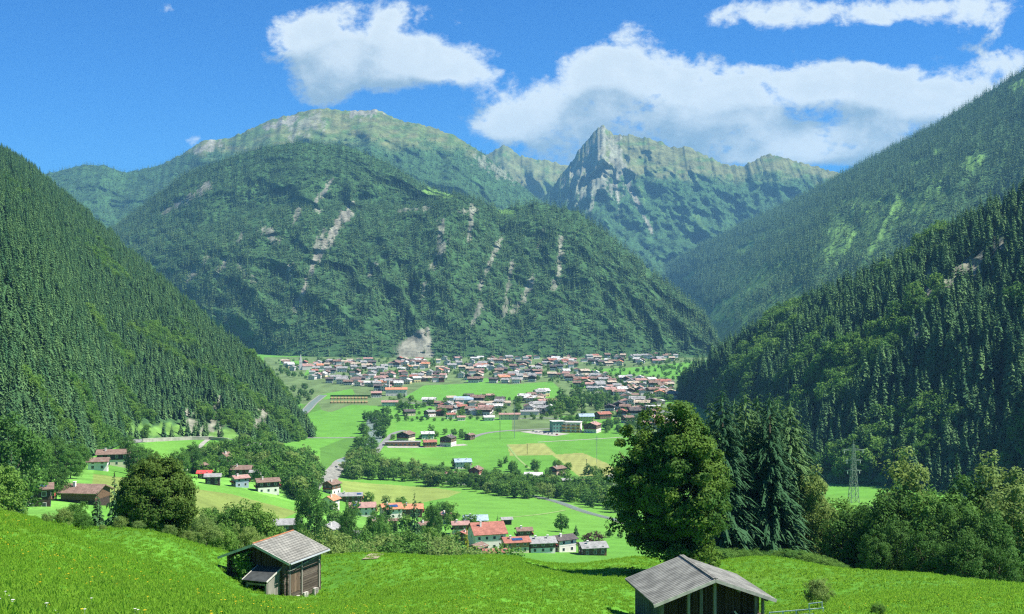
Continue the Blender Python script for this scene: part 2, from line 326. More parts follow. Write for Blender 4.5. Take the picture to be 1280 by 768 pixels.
for p, w in (([(408, 250), (395, 262)], 4), ([(375, 262), (366, 280)], 3), ([(330, 288), (343, 300)], 5), ([(302, 295), (296, 302)], 3), ([(262, 232), (236, 248), (205, 266)], 2.5), ([(260, 322), (240, 345), (228, 360)], 3), ([(285, 325), (270, 345)], 3),
             ([(366, 330), (360, 350)], 3), ([(500, 263), (535, 260)], 2.5), ([(552, 275), (548, 320)], 3), ([(575, 265), (595, 262)], 2.5), ([(590, 255), (586, 300)], 3), ([(560, 300), (540, 335)], 3), ([(625, 300), (600, 360)], 3), ([(702, 298), (699, 335), (692, 360)], 3.6),
             ([(665, 350), (655, 375), (640, 392)], 4), ([(640, 330), (630, 395)], 2.5), ([(470, 330), (462, 345)], 3), ([(300, 335), (318, 352)], 4), ([(415, 225), (405, 240)], 2.5), ([(600, 380), (590, 405)], 3), ([(680, 285), (672, 310)], 1.6), ([(530, 355), (525, 375)], 2.5)):
    stroke(B, p, w * .95, w * .8, 'rock', .85, .8)
stroke(B, [(533, 240), (562, 246)], 4.5, 3, 'clear', .3); stroke(B, [(628, 264), (640, 266)], 4, 3, 'clear', .3); stroke(B, [(350, 440), (370, 445)], 2, 2, 'clear', .3)
# C: the high rounded mountain behind it
C_ = loft('mountain_back_left', [((x - 30, 420, 5300), (x, y, 7600)) for x, y in ((-200, 262), (-60, 235), (40, 222), (62, 216), (85, 211), (105, 206), (130, 207), (158, 216), (200, 207), (232, 191), (252, 176), (285, 174), (320, 158), (345, 148), (380, 139), (405, 135), (430, 139), (470, 137), (500, 150), (535, 158), (565, 168), (600, 189), (640, 222), (690, 262), (740, 335), (800, 400))],
      420, 150, gw=1.2, relief=(170, 12, 2.2), jag=2.5, seed=41, prof=0.05, mat_='peak')
stroke(C_, [(395, 150), (370, 163), (363, 182)], 8, 3, 'rock', 1.0, .6); stroke(C_, [(470, 140), (440, 143)], 6, 4, 'rock', .7); stroke(C_, [(265, 178), (245, 190)], 9, 3, 'rock', .8); stroke(C_, [(365, 150), (330, 160)], 4, 3, 'rock', .9)
stroke(C_, [(590, 195), (640, 225)], 5, 4, 'rock', .9, .6)
# D: small distant peak; E: the pyramid peak
D_ = loft('mountain_far', [((x, 330, 9200), (x, y, 10600)) for x, y in ((480, 250), (560, 214), (600, 199), (618, 187), (632, 181), (650, 194), (665, 198), (690, 202), (705, 207), (760, 215), (820, 240))], 200, 70, relief=(200, 7, 1.4), jag=3, seed=51, mat_='peak')
E = loft('mountain_peak', [((753 + (x - 753) * 1.4, 400, 7000), (x, y, 9300)) for x, y in ((560, 330), (640, 285), (665, 262), (690, 236), (700, 220), (718, 197), (728, 181), (737, 172), (745, 161), (753, 156), (760, 162), (768, 169), (785, 168), (800, 172), (822, 176), (840, 184), (862, 185), (880, 193), (905, 205), (928, 208), (945, 199), (962, 193), (985, 198), (1010, 206), (1045, 215), (1090, 228), (1200, 260))],
      480, 190, gw=1.1, relief=(230, 15, 1.8), jag=3.5, seed=63, prof=-0.05, mat_='peak')
stroke(E, [(753, 158), (748, 190), (735, 222)], 4, 32, 'rock', .6, .75); stroke(E, [(765, 175), (770, 215)], 8, 14, 'rock', .8, .7); stroke(E, [(780, 215), (792, 245), (815, 290)], 4, 2.2, 'rock', .35); stroke(E, [(768, 225), (773, 252)], 3, 1.5, 'rock', .5)
for a, b in (((828, 262), (832, 275)), ((800, 240), (806, 262)), ((852, 265), (862, 290)), ((870, 270), (884, 292)), ((730, 235), (745, 258))): stroke(E, [a, b], 3, 1.5, 'clear', .7, .8)
# Fw: far slope on the right
Fw = loft('mountain_right', [((800, 345, 8200), (800, 340, 8300)), ((826, 340, 7700), (833, 331, 7800)), ((850, 372, 6300), (880, 304, 7100)), ((868, 395, 5300), (940, 274, 6700)), ((885, 420, 4300), (1000, 246, 6300)), ((900, 444, 3450), (1060, 214, 5900)), ((930, 462, 2900), (1120, 182, 5550)), ((1000, 480, 2600), (1180, 150, 5250)), ((1100, 490, 2400), (1232, 118, 5000)), ((1200, 500, 2300), (1282, 87, 4800)), ((1500, 520, 2200), (1520, -70, 4500))],
      440, 230, relief=(150, 12, 1.8), jag=2.2, seed=83, prof=0.04)
for p, w in (([(1140, 205), (1160, 200)], 3), ([(1212, 205), (1222, 200)], 6), ([(1170, 190), (1180, 188)], 3), ([(1045, 262), (1065, 250)], 2.5), ([(975, 290), (990, 283)], 2.5), ([(925, 315), (955, 296)], 4), ([(918, 372), (940, 362), (950, 352)], 7), ([(965, 385), (985, 378)], 3), ([(895, 385), (905, 378)], 3), ([(870, 340), (850, 352)], 3), ([(920, 392), (935, 400)], 5), ([(1268, 110), (1285, 100)], 4), ([(1130, 250), (1100, 262)], 2)):
    stroke(Fw, p, w, w, 'clear', .7)
stroke(Fw, [(1055, 300), (1120, 262), (1170, 240)], 26, 12, 'clear', 1.0, .7); stroke(Fw, [(930, 350), (1000, 330)], 14, 10, 'clear', 1.0, .65); stroke(Fw, [(900, 395), (950, 385), (990, 370)], 10, 8, 'clear', .8, .8)
# G: near wooded hill on the right
G = loft('hill_near_right', [((858, 500, 1810), (846, 499, 1840)), ((868, 506, 1740), (858, 474, 1830)), ((885, 515, 1620), (885, 452, 1790)), ((910, 530, 1450), (920, 431, 1730)), ((935, 548, 1300), (960, 407, 1660)), ((960, 570, 1160), (1000, 387, 1600)), ((1000, 596, 1020), (1060, 362, 1500)), ((1030, 606, 950), (1130, 328, 1420)), ((1065, 600, 930), (1180, 298, 1370)), ((1130, 606, 880), (1240, 268, 1310)), ((1220, 628, 800), (1285, 246, 1260)), ((1400, 680, 640), (1420, 160, 1150)), ((1600, 720, 540), (1600, 60, 1050))],
      300, 200, relief=(60, 10, 2.4), jag=2.0, seed=97, prof=0.10)
stroke(G, [(1020, 492), (1023, 512), (1015, 530)], 7, 4, 'rock', .4); stroke(G, [(1168, 345), (1150, 395), (1140, 425)], 9, 10, 'rock', .7, .95); stroke(G, [(1262, 300), (1225, 325), (1190, 360)], 20, 15, 'rock', .7, .9); stroke(G, [(1120, 390), (1080, 420)], 9, 9, 'rock', .9, .9); stroke(G, [(1130, 400), (1115, 450)], 6, 5, 'clear', .8, .8)
stroke(G, [(1040, 560), (1030, 590)], 5, 6, 'clear', .6)

def treeline(S, y0, w=8):   # altitude on the slope where the wood gives way to alpine pasture, in metres
    z = S.P[:, :, 2] + 90 * fbm(S.px / 14, S.py / 10, 4, S.seed + 5); return sstep(y0 - w, y0 + w, z)
def col_low(S):
    c = base_cols(S); c = mixc(c, S.clear, MEADOW * (0.8 + 0.4 * vnoise(S.px / 9, S.py / 6, 3))[..., None]); return mixc(c, S.rock, ROCK * (0.75 + 0.5 * vnoise(S.px / 4, S.py / 7, 9))[..., None])
def col_high(line, bare=.8):
    def fn(S):
        al = treeline(S, line, 60); S.alp = al
        n = vnoise(S.px / 12, S.py / 5, 13); n2 = fbm(S.px / 6, S.py / 4, 4, S.seed + 2)
        n = np.clip(n * 1.5 * bare, 0, 1); pas = ALP * (1 - n[..., None]) + TAN * n[..., None]
        c = mixc(base_cols(S, FOREST), al, pas)
        hi = al * sstep(0.0, .35, n2 + (S.P[:, :, 2] - line) / 900 - 0.35) * .7
        c = mixc(c, hi, TAN * 1.15); c = mixc(c, S.clear, ALP * 1.1); return mixc(c, S.rock, ROCK * (0.8 + 0.6 * vnoise(S.px / 3, S.py / 6, 9))[..., None])
    return fn
finish_slope(A, col_low)
for (p, w) in (([(330, 288), (343, 300)], 5), ([(262, 232), (236, 248), (205, 266)], 3.5), ([(408, 235), (398, 250)], 4), ([(415, 225), (405, 240)], 2.5), ([(433, 266), (440, 255)], 3), ([(375, 262), (366, 270)], 3)): stroke(BU, p, w, w * .7, 'rock', .9, .95)
stroke(BU, [(533, 240), (562, 246)], 5, 3, 'clear', .3)
finish_slope(B, col_low); finish_slope(BU, col_low); finish_slope(Fw, col_low); finish_slope(G, col_low)
finish_slope(C_, col_high(1010)); finish_slope(D_, col_high(600)); finish_slope(E, col_high(1000, 1.3))

# ------------------------------------------------------------------ valley floor and near meadow: one sheet out to the horizon
def inpoly(X, Y, poly):
    c = np.zeros(X.shape, bool); n = len(poly)
    for i in range(n):
        x1, y1 = poly[i]; x2, y2 = poly[(i + 1) % n]
        if y1 == y2: continue
        c ^= ((y1 > Y) != (y2 > Y)) & (X < (x2 - x1) * (Y - y1) / (y2 - y1) + x1)
    return c
rows = np.concatenate([np.linspace(-60, 9, 12), np.exp(np.linspace(math.log(10), math.log(150), 200)), np.exp(np.linspace(math.log(151), math.log(450), 130)), np.exp(np.linspace(math.log(452), math.log(3300), 560)), np.exp(np.linspace(math.log(3350), math.log(12000), 40))])
cols = np.linspace(-1, 1, 1100); GY = np.repeat(rows[:, None], len(cols), 1); GX = cols[None] * (0.47 * np.clip(GY, 0, None) + 60)
GZ = ground(GX, GY); gpx = CX + F * GX / np.maximum(GY, 1); gpy = HY - F * (GZ - CAMZ) / np.maximum(GY, 1)
GR = {'near': np.array([.085, .235, .018]), 'field': np.array([.105, .275, .035]), 'field2': np.array([.12, .29, .04]), 'mown': np.array([.21, .28, .065]), 'stripe': np.array([.27, .30, .09]), 'town': np.array([.11, .17, .06]), 'wood': np.array([.08, .19, .03]), 'dirt': np.array([.30, .28, .2])}
gc = np.ones(GX.shape + (3,)) * GR['field']
far = GY > 250
def paint(poly, key, wob=1.0, k=None, mask=far):
    wx = gpx + wob * fbm(GX / 25, GY / 60, 3, 4) ; wy = gpy + 0.9 * wob * fbm(GX / 25 + 9, GY / 60, 3, 6)
    m = inpoly(wx, wy, poly) & mask; c = GR[key]
    gc[m] = c if k is None else c * k(GX[m], GY[m])[:, None]
nn = 1 + 0.16 * fbm(GX / 90, GY / 160, 3, 2) ; gc *= nn[..., None]
paint([(330, 447), (900, 440), (880, 452), (842, 505), (848, 530), (800, 552), (770, 520), (700, 520), (690, 540), (640, 540), (640, 522), (500, 522), (440, 515), (410, 515), (360, 500), (330, 480)], 'town', 0, lambda x, y: 0.8 + 0.5 * vnoise(x / 14, y / 30, 3))
for p in ([(505, 497), (530, 482), (600, 479), (640, 481), (690, 477), (704, 490), (690, 499), (640, 500), (560, 499), (540, 505)], [(400, 520), (440, 506), (480, 508), (540, 503), (545, 515), (520, 527), (440, 529), (390, 528)], [(398, 494), (440, 486), (444, 493), (405, 500)],
          [(735, 462), (800, 459), (830, 456), (872, 451), (868, 459), (850, 475), (815, 470), (740, 468)], [(826, 492), (850, 490), (850, 505), (828, 505)], [(715, 477), (750, 479), (750, 485), (715, 486)], [(350, 451), (382, 451), (382, 456), (350, 456)], [(580, 473), (625, 473), (625, 479), (585, 479)], [(385, 459), (405, 464), (380, 470)]):
    paint(p, 'field', 0)
paint([(375, 568), (395, 568), (440, 560), (490, 500), (500, 560), (640, 600), (800, 600), (800, 640), (640, 625), (480, 600), (380, 605)], 'field2', .5)
paint([(425, 601), (470, 605), (540, 610), (577, 615), (560, 622), (530, 628), (505, 638), (470, 640), (430, 620)], 'mown', .6, lambda x, y: 0.92 + 0.2 * vnoise(x / 12, y / 50, 3))
paint([(555, 624), (580, 615), (700, 622), (790, 640), (790, 672), (700, 668), (610, 660), (560, 640)], 'field2', .6)
paint([(110, 592), (160, 598), (235, 606), (290, 612), (360, 628), (374, 640), (330, 660), (240, 650), (110, 625)], 'mown', 1.2, lambda x, y: 0.75 + 0.2 * vnoise(x / 30, y / 8, 3))
paint([(228, 604), (290, 608), (362, 628), (372, 640), (290, 618), (232, 610)], 'field2', .5)
paint([(634, 556), (680, 554), (696, 569), (638, 570)], 'stripe', .3, lambda x, y: 0.93 + 0.06 * np.sin(x * 0.62 - y * 0.13))
paint([(690, 569), (728, 566), (760, 580), (778, 595), (742, 606), (718, 590)], 'stripe', .3, lambda x, y: 0.93 + 0.06 * np.sin(x * 0.75 - y * 0.11))
paint([(672, 554), (676, 554), (745, 607), (738, 607)], 'stripe', .2)
paint([(375, 508), (396, 500), (402, 512), (372, 522)], 'wood', .3); paint([(400, 560), (440, 545), (480, 560), (400, 600)], 'wood', .5); paint([(380, 600), (470, 596), (560, 606), (700, 616), (800, 640), (800, 600), (640, 590), (480, 575)], 'wood', 1)
paint([(380, 640), (470, 640), (520, 650), (640, 690), (380, 700)], 'wood', 1, lambda x, y: 1.3 + 0.6 * vnoise(x / 9, y / 9, 3))
paint([(180, 555), (245, 552), (240, 572), (190, 590)], 'field2', .6); paint([(250, 585), (390, 575), (400, 625), (372, 630), (300, 610), (235, 606)], 'wood', 1, lambda x, y: 1.4 + 1.2 * vnoise(x / 9, y / 9, 3))
paint([(1000, 612), (1050, 620), (1120, 626), (1120, 640), (1000, 640)], 'field2', .5)
paint([(-200, 560), (120, 560), (110, 660), (-200, 660)], 'wood', 1, lambda x, y: 1.3 + 1.0 * vnoise(x / 9, y / 9, 3))
nm = ~far; pat = sstep(-.5, .6, fbm(GX / 9, GY / 14, 4, 9)); yel = sstep(.1, .6, fbm(GX / 4, GY / 16, 4, 19))
near = GR['near'][None] * (0.9 + 0.28 * pat[nm])[:, None]; near = near * (1 - 0.35 * yel[nm][:, None]) + np.array([.15, .24, .02]) * 0.35 * yel[nm][:, None]; gc[nm] = near
paint([(-60, 628), (20, 632), (37, 640), (36, 650), (-60, 640)], 'mown', .3, None, (GY < 120) & (GY > 40))
nr, ncl = GX.shape; i = np.arange(nr - 1)[:, None]; j = np.arange(ncl - 1)[None]
q = np.stack([i * ncl + j, i * ncl + j + 1, (i + 1) * ncl + j + 1, (i + 1) * ncl + j], -1).reshape(-1, 4)
def gmat(t, b):
    a = t.add('ShaderNodeAttribute', attribute_name='col'); geo = t.add('ShaderNodeNewGeometry').outputs['Position']
    n1 = t.noise(geo, 0.7, 5, 0.7); n2 = t.noise(geo, 5.0, 4, 0.7); n3 = t.noise(geo, 0.05, 4, 0.6)
    k = t.m('ADD', t.m('ADD', t.ramp(n1, 0.3, 0.7, 0.80, 1.14), t.ramp(n2, 0.3, 0.7, -0.22, 0.22)), t.ramp(n3, 0.3, 0.7, -0.1, 0.1))
    cb = t.add('ShaderNodeCombineColor'); [t.l.new(k, cb.inputs[i]) for i in range(3)]
    bp = t.add('ShaderNodeBump'); bp.inputs['Strength'].default_value = 0.7; bp.inputs['Distance'].default_value = 0.12; t.l.new(n2, bp.inputs['Height']); t.l.new(bp.outputs[0], b.inputs['Normal'])
    return t.mix(1.0, a.outputs['Color'], cb.outputs[0], 'MULTIPLY')
M['ground'] = mat('meadow_ground', gmat, 0.95, 0.15)
go = new_mesh('ground', np.stack([GX, GY, GZ], -1).reshape(-1, 3), q, M['ground'], smooth=True); vcol(go, 'col', gc.reshape(-1, 3)); tag(go, kind='structure')

# ------------------------------------------------------------------ haze
def haze():
    x0, x1, y0, y1, z0, z1 = -6500, 6500, -120, 12300, float(GZ.min()) - 1, 1560
    v = [(x, y, z) for x in (x0, x1) for y in (y0, y1) for z in (z0, z1)]
    f = [(0, 1, 3, 2), (4, 6, 7, 5), (0, 4, 5, 1), (2, 3, 7, 6), (0, 2, 6, 4), (1, 5, 7, 3)]
    m = bpy.data.materials.new('haze_air'); m.use_nodes = True; t = NT(m.node_tree); t.n.remove(t.n['Principled BSDF'])
    pv = t.add('ShaderNodeVolumePrincipled'); pv.inputs['Color'].default_value = (0.26, 0.64, 0.98, 1); pv.inputs['Density'].default_value = HAZE; pv.inputs['Anisotropy'].default_value = 0.0
    t.l.new(pv.outputs[0], t.n['Material Output'].inputs['Volume'])
    o = new_mesh('haze', v, f, m); tag(o, kind='stuff', label='thin blue air haze over the valley')
HAZE = 4.3e-5
haze()
# ------------------------------------------------------------------ tree shapes (unit height scaled by the caller)
def spray(rng, c, dirv, L, Wd, droop):
    """one flat tapering spray of twigs"""
    d = dirv / (np.linalg.norm(dirv) + 1e-9); s = np.cross(d, [0, 0, 1]); s /= np.linalg.norm(s) + 1e-9
    tip = c + d * L + np.array([0, 0, -droop * L]); m = c + d * L * 0.45 + np.array([0, 0, -droop * L * 0.25])
    return [c, m + s * Wd, tip, m - s * Wd]
def conifer(H, Rm, levels, nb, sub, seed, p=0.85, z0=0.08, droop=0.35, sl=.42, sw=.075):
    rng = np.random.default_rng(seed); V = []
    for L in range(levels):
        h = z0 + (1 - z0) * (L / levels) ** 0.92; r = Rm * (1 - h) ** p * rng.uniform(.8, 1.12) + 0.01 * H; n = max(3, int(nb * (0.45 + 0.55 * (1 - h))))
        a0 = rng.random() * 6.28
        for k in range(n):
            a = a0 + 6.283 * k / n + rng.normal() * .22; rr = r * rng.uniform(.68, 1.12); d = np.array([math.cos(a), math.sin(a), 0.05])
            z = (h + rng.normal() * .55 / levels) * H; c0 = np.array([0, 0, z])
            if sub == 0: V += spray(rng, c0, d, rr, rr * .42, droop); continue
            for s in range(sub):
                f = 0.25 + 0.75 * (s + rng.random() * .6) / sub; c = c0 + d * rr * f * .82 + np.array([0, 0, -droop * rr * f * f * .8])
                for sg in (-1, 1):
                    aa = a + sg * rng.uniform(.35, 1.0); dd = np.array([math.cos(aa), math.sin(aa), 0])
                    V += spray(rng, c, dd, rr * sl * (1.15 - f * .5) * rng.uniform(.7, 1.2), rr * sw, rng.uniform(.3, 1.5))
            V += spray(rng, c0 + d * rr * .5 + [0, 0, -droop * rr * .2], d, rr * .5, rr * (.03 if sub > 5 else max(.05, sw)), droop * 1.3)
    V += [np.array(x) * 1.0 for x in ((-.012 * H, 0, .93 * H), (.012 * H, 0, .93 * H), (0, 0, 1.0 * H), (0, 0, 1.0 * H))][:4]
    V = np.array(V); return V, np.arange(len(V)).reshape(-1, 4)
def quads_at(rng, C, N, size, asp=0.7):
    """one leaf card per centre C facing roughly N"""
    n = N + rng.normal(size=N.shape) * .55; n /= np.linalg.norm(n, axis=1, keepdims=True) + 1e-9
    r = rng.normal(size=N.shape); u = np.cross(n, r); u /= np.linalg.norm(u, axis=1, keepdims=True) + 1e-9; v = np.cross(n, u)
    s = (size * rng.uniform(.6, 1.35, (len(C), 1)));
    q = np.stack([C - u * s * .5, C + v * s * asp * .5 + u * s * .05, C + u * s * .55, C - v * s * asp * .5 + u * s * .05], 1)
    return q.reshape(-1, 3), np.arange(len(C) * 4).reshape(-1, 4)
def crown(rx, ry, rz, zc, ncl, nleaf, leaf, seed, crad=0.22, lump=0.28, bottom=-0.75, shell=0.55, taper=0.0):
    """leaf clumps through an uneven crown volume"""
    rng = np.random.default_rng(seed); n = rng.normal(size=(ncl * 3, 3)); n /= np.linalg.norm(n, axis=1, keepdims=True)
    n = n[n[:, 2] > bottom][:ncl]; rad = (shell + (1 - shell) * rng.random(len(n)) ** .6)
    th = np.arctan2(n[:, 1], n[:, 0]); rad = rad * (1 + lump * np.sin(th * 3 + seed) * .5 + lump * (rng.random(len(n)) - .6))
    C = n * rad[:, None] * np.array([rx, ry, rz]); k = 1 - taper * (C[:, 2] / rz * .5 + .5); C[:, :2] *= k[:, None]; C[:, 2] += zc
    cr = crad * min(rx, rz) * rng.uniform(.6, 1.4, len(C))
    d = rng.normal(size=(len(C), nleaf, 3)); d /= np.linalg.norm(d, axis=2, keepdims=True); d *= (rng.random((len(C), nleaf, 1)) ** .33)
    d[:, :, 2] *= .75
    Pp = C[:, None] + d * cr[:, None, None]; Nn = d + n[:, None] * .5 + np.array([0, 0, .35])
    return quads_at(rng, Pp.reshape(-1, 3), Nn.reshape(-1, 3), leaf)
def tube(pts, r, k=6):
    pts = np.array(pts, float); V = []
    for i, p in enumerate(pts):
        d = pts[min(i + 1, len(pts) - 1)] - pts[max(i - 1, 0)]; d /= np.linalg.norm(d) + 1e-9
        u = np.cross(d, [1, 0, 0] if abs(d[0]) < .8 else [0, 1, 0]); u /= np.linalg.norm(u); v = np.cross(d, u)
        for a in range(k): V.append(p + (u * math.cos(6.2832 * a / k) + v * math.sin(6.2832 * a / k)) * r[i])
    Fq = [[i * k + a, i * k + (a + 1) % k, (i + 1) * k + (a + 1) % k, (i + 1) * k + a] for i in range(len(pts) - 1) for a in range(k)]
    return np.array(V), np.array(Fq)
def join(parts):
    V = []; Fq = []; n = 0
    for v, f in parts: V.append(v); Fq.append(np.asarray(f) + n); n += len(v)
    return np.concatenate(V), np.concatenate(Fq)
def trunk(H, r, seed, limbs=5, spread=.35, lean=0.0, top=.75, k=6):
    rng = np.random.default_rng(seed); pts = [(0, 0, -.4), (0, 0, .02 * H), (lean * H * .3 + rng.normal() * .01 * H, rng.normal() * .01 * H, top * .5 * H), (lean * H, rng.normal() * .02 * H, top * H)]
    out = [tube(pts, [r * 1.35, r, r * .7, r * .2], k)]
    for i in range(limbs):
        h = rng.uniform(.28, .62) * H * top; a = rng.random() * 6.28; L = spread * H * rng.uniform(.6, 1.1)
        p0 = np.array([lean * h * .6, 0, h]); d = np.array([math.cos(a), math.sin(a), rng.uniform(.5, 1.1)])
        out.append(tube([p0, p0 + d * L * .5, p0 + d * L + [0, 0, L * .15]], [r * .45, r * .28, r * .08], max(4, k - 1)))
    return join(out)
def mesh_only(name, V, Fq, m):
    o = new_mesh(name, V, Fq, m); me = o.data; bpy.data.objects.remove(o); return me
# unit (1 m high) shapes; distance decides which one is used
SPR_FAR = [mesh_only('far_spruce', *conifer(1, .17, 8, 6, 0, s, .8, .05, .5), M['spruce_far']) for s in range(3)]
SPR_MID = [mesh_only('mid_spruce', *conifer(1, .21 + .025 * s, 24, 6, 0, 20 + s, .8, .06, .7), M['spruce']) for s in range(4)]
def unit_crown(s, **k): return crown(.36, .36, .40, .56, seed=s, **k)
LEAF_FAR = [mesh_only('far_leaf_tree', *unit_crown(s, ncl=16, nleaf=9, leaf=.16, crad=.4), M['leaf']) for s in (1, 2)]

def forest_object(name, P, Sc, tmpl, seed, label, cat='forest'):
    """every far tree of a wood as one stuff object: points carrying a tree each"""
    rng = np.random.default_rng(seed); me = bpy.data.meshes.new(name); me.vertices.add(len(P)); me.vertices.foreach_set('co', np.asarray(P, np.float32).ravel())
    for nm, tp, ar in (('scl', 'FLOAT', Sc), ('rot', 'FLOAT', rng.random(len(P)) * 6.28), ('wid', 'FLOAT', rng.uniform(.8, 1.25, len(P))), ('idx', 'INT', rng.integers(0, len(tmpl), len(P)))):
        a = me.attributes.new(nm, tp, 'POINT'); a.data.foreach_set('value', np.asarray(ar, np.int32 if tp == 'INT' else np.float32))
    o = bpy.data.objects.new(name, me); COL.objects.link(o); tag(o, label, cat, None, 'stuff')
    g = bpy.data.node_groups.new(name + '_nodes', 'GeometryNodeTree'); g.interface.new_socket('Geometry', in_out='INPUT', socket_type='NodeSocketGeometry'); g.interface.new_socket('Geometry', in_out='OUTPUT', socket_type='NodeSocketGeometry')
    n = g.nodes; l = g.links; gi = n.new('NodeGroupInput'); go_ = n.new('NodeGroupOutput'); ip = n.new('GeometryNodeInstanceOnPoints'); jn = n.new('GeometryNodeJoinGeometry')
    for k, mm in enumerate(tmpl):
        key = mm.name + '_shape'; src = bpy.data.objects.get(key) or bpy.data.objects.new(key, mm)
        oi = n.new('GeometryNodeObjectInfo'); oi.inputs['As Instance'].default_value = True; oi.inputs['Object'].default_value = src; l.new(oi.outputs['Geometry'], jn.inputs[0])
    def attr(nm, tp):
        a = n.new('GeometryNodeInputNamedAttribute'); a.data_type = tp; a.inputs[0].default_value = nm; return a.outputs[0]
    cx = n.new('ShaderNodeCombineXYZ'); l.new(attr('rot', 'FLOAT'), cx.inputs[2]); cs = n.new('ShaderNodeCombineXYZ'); mu = n.new('ShaderNodeMath'); mu.operation = 'MULTIPLY'
    sa = attr('scl', 'FLOAT'); l.new(sa, mu.inputs[0]); l.new(attr('wid', 'FLOAT'), mu.inputs[1]); l.new(mu.outputs[0], cs.inputs[0]); l.new(mu.outputs[0], cs.inputs[1]); l.new(sa, cs.inputs[2])
    l.new(gi.outputs[0], ip.inputs['Points']); l.new(jn.outputs[0], ip.inputs['Instance']); ip.inputs['Pick Instance'].default_value = True
    l.new(attr('idx', 'INT'), ip.inputs['Instance Index']); l.new(cx.outputs[0], ip.inputs['Rotation']); l.new(cs.outputs[0], ip.inputs['Scale']); l.new(ip.outputs[0], go_.inputs[0])
    md = o.modifiers.new('trees', 'NODES'); md.node_group = g
    return o
def heights(n, lo, hi, seed): return np.random.default_rng(seed).uniform(lo, hi, n) * np.random.default_rng(seed + 1).choice([1, .78, .5], n, p=[.5, .3, .2])
_cnt = {}
def wood(S, spacing, lo, hi, tmpl, name, label, seed, **kw):
    P = scatter(S, spacing, seed=seed, **kw); P = P - [0, 0, .5]; _cnt[name] = len(P); return forest_object(name, P, heights(len(P), lo, hi, seed), tmpl, seed, label)
E.clear[:] = np.maximum(E.clear, E.alp); C_.clear[:] = np.maximum(C_.clear, C_.alp)
wood(B, 9.0, 20, 33, SPR_FAR, 'forest_middle', 'dense dark spruce forest covering the big middle mountain', 5, patch=.4)
wood(BU, 10.5, 18, 31, SPR_FAR, 'forest_middle_upper', 'spruce forest on the higher shoulder of the middle mountain', 15)
wood(Fw, 13.5, 25, 40, SPR_FAR, 'forest_right', 'spruce forest covering the long hazy slope on the far right', 6, vmin=.1)
wood(C_, 19, 24, 38, SPR_FAR, 'forest_back', 'distant spruce forest below the rounded summit', 7, vmin=.2)
wood(E, 24, 26, 40, SPR_FAR, 'forest_peak', 'distant spruce forest below the pointed rocky peak', 8, vmin=.25)
PA = scatter(A, 4.8, seed=9, patch=.45); PG = scatter(G, 7.0, seed=10, patch=.4)
# ------------------------------------------------------------------ single trees
def mt(name, part, m, mb=None): return (mesh_only(name, *part, m))
TR = {}   # kind -> list of (crown mesh, trunk mesh), all 1 m high
def kind(k, crowns, m, trunks, bark='bark'):
    TR[k] = [(mesh_only(k + '_crown', *c, M[m]), mesh_only(k + '_trunk', *t, M[bark])) for c, t in zip(crowns, trunks)]
tk = [trunk(1, .022, s, 4, .3, 0, .7, 5) for s in range(5)]
kind('round_tree', [crown(.40, .40, .46, .50, 42, 26, .085, s, .36, .3, bottom=-.95) for s in range(5)], 'leaf', tk)
kind('dark_tree', [crown(.37, .37, .47, .50, 42, 26, .085, 10 + s, .36, .3, bottom=-.95) for s in range(4)], 'leaf_dark', tk)
kind('pale_tree', [crown(.36, .36, .47, .50, 40, 26, .08, 20 + s, .36, .35, bottom=-.95) for s in range(3)], 'leaf_pale', tk)
kind('wine_tree', [crown(.42, .42, .46, .50, 40, 26, .08, 28, .36, .3, bottom=-.95)], 'leaf_wine', tk)
kind('shrub', [crown(.62, .62, .46, .46, 26, 26, .11, 40 + s, .36, .3, bottom=-.5) for s in range(4)], 'leaf_pale', [trunk(1, .03, s, 3, .3, 0, .5, 5) for s in range(4)])
kind('green_shrub', [crown(.6, .6, .46, .46, 26, 26, .11, 50 + s, .36, .3, bottom=-.5) for s in range(4)], 'leaf', [trunk(1, .03, s, 3, .3, 0, .5, 5) for s in range(4)])
# nearer, finer ones
kind('leafy_tree', [crown(.36, .36, .47, .50, 150, 90, .028, 60 + s, .24, .30, bottom=-.95) for s in range(4)], 'leaf', [trunk(1, .02, s, 8, .33, .02, .8, 7) for s in range(4)])
kind('birch_tree', [crown(.30, .30, .47, .51, 130, 90, .024, 70 + s, .24, .38, bottom=-.9, taper=.2) for s in range(3)], 'leaf_pale', [trunk(1, .014, s, 8, .25, .02, .85, 7) for s in range(3)], 'bark_pale')
kind('shade_tree', [crown(.38, .38, .47, .50, 150, 90, .028, 80 + s, .24, .28, bottom=-.95) for s in range(3)], 'leaf_dark', [trunk(1, .02, s, 8, .33, .02, .8, 7) for s in range(3)])
kind('bush', [crown(.62, .62, .48, .44, 130, 75, .04, 90 + s, .27, .35, bottom=-.5) for s in range(4)], 'leaf_pale', [trunk(1, .02, s, 5, .3, 0, .6, 5) for s in range(4)])
kind('dense_bush', [crown(.62, .62, .48, .44, 130, 75, .04, 100 + s, .27, .3, bottom=-.5) for s in range(3)], 'leaf', [trunk(1, .02, s, 5, .3, 0, .6, 5) for s in range(3)])
kind('spruce_tree', [conifer(1, .23 + .02 * s, 26, 10, 3, 110 + s, .85, .05, .45, .4, .13) for s in range(3)], 'spruce', [tube([(0, 0, -.03), (0, 0, .5), (0, 0, .97)], [.016, .010, .002], 6)] * 3)
M['leaf_gold2'] = M['leaf_gold']
kind('golden_conifer', [conifer(1, .24, 24, 10, 3, 120, .75, .02, .1, .4, .14)], 'leaf_gold', [tube([(0, 0, -.03), (0, 0, .9)], [.02, .004], 6)])
TR['far_spruce_tree'] = [(m, mesh_only('far_trunk', *tube([(0, 0, -.04), (0, 0, .9)], [.014, .003], 5), M['bark'])) for m in SPR_MID]
rt = random.Random(7)
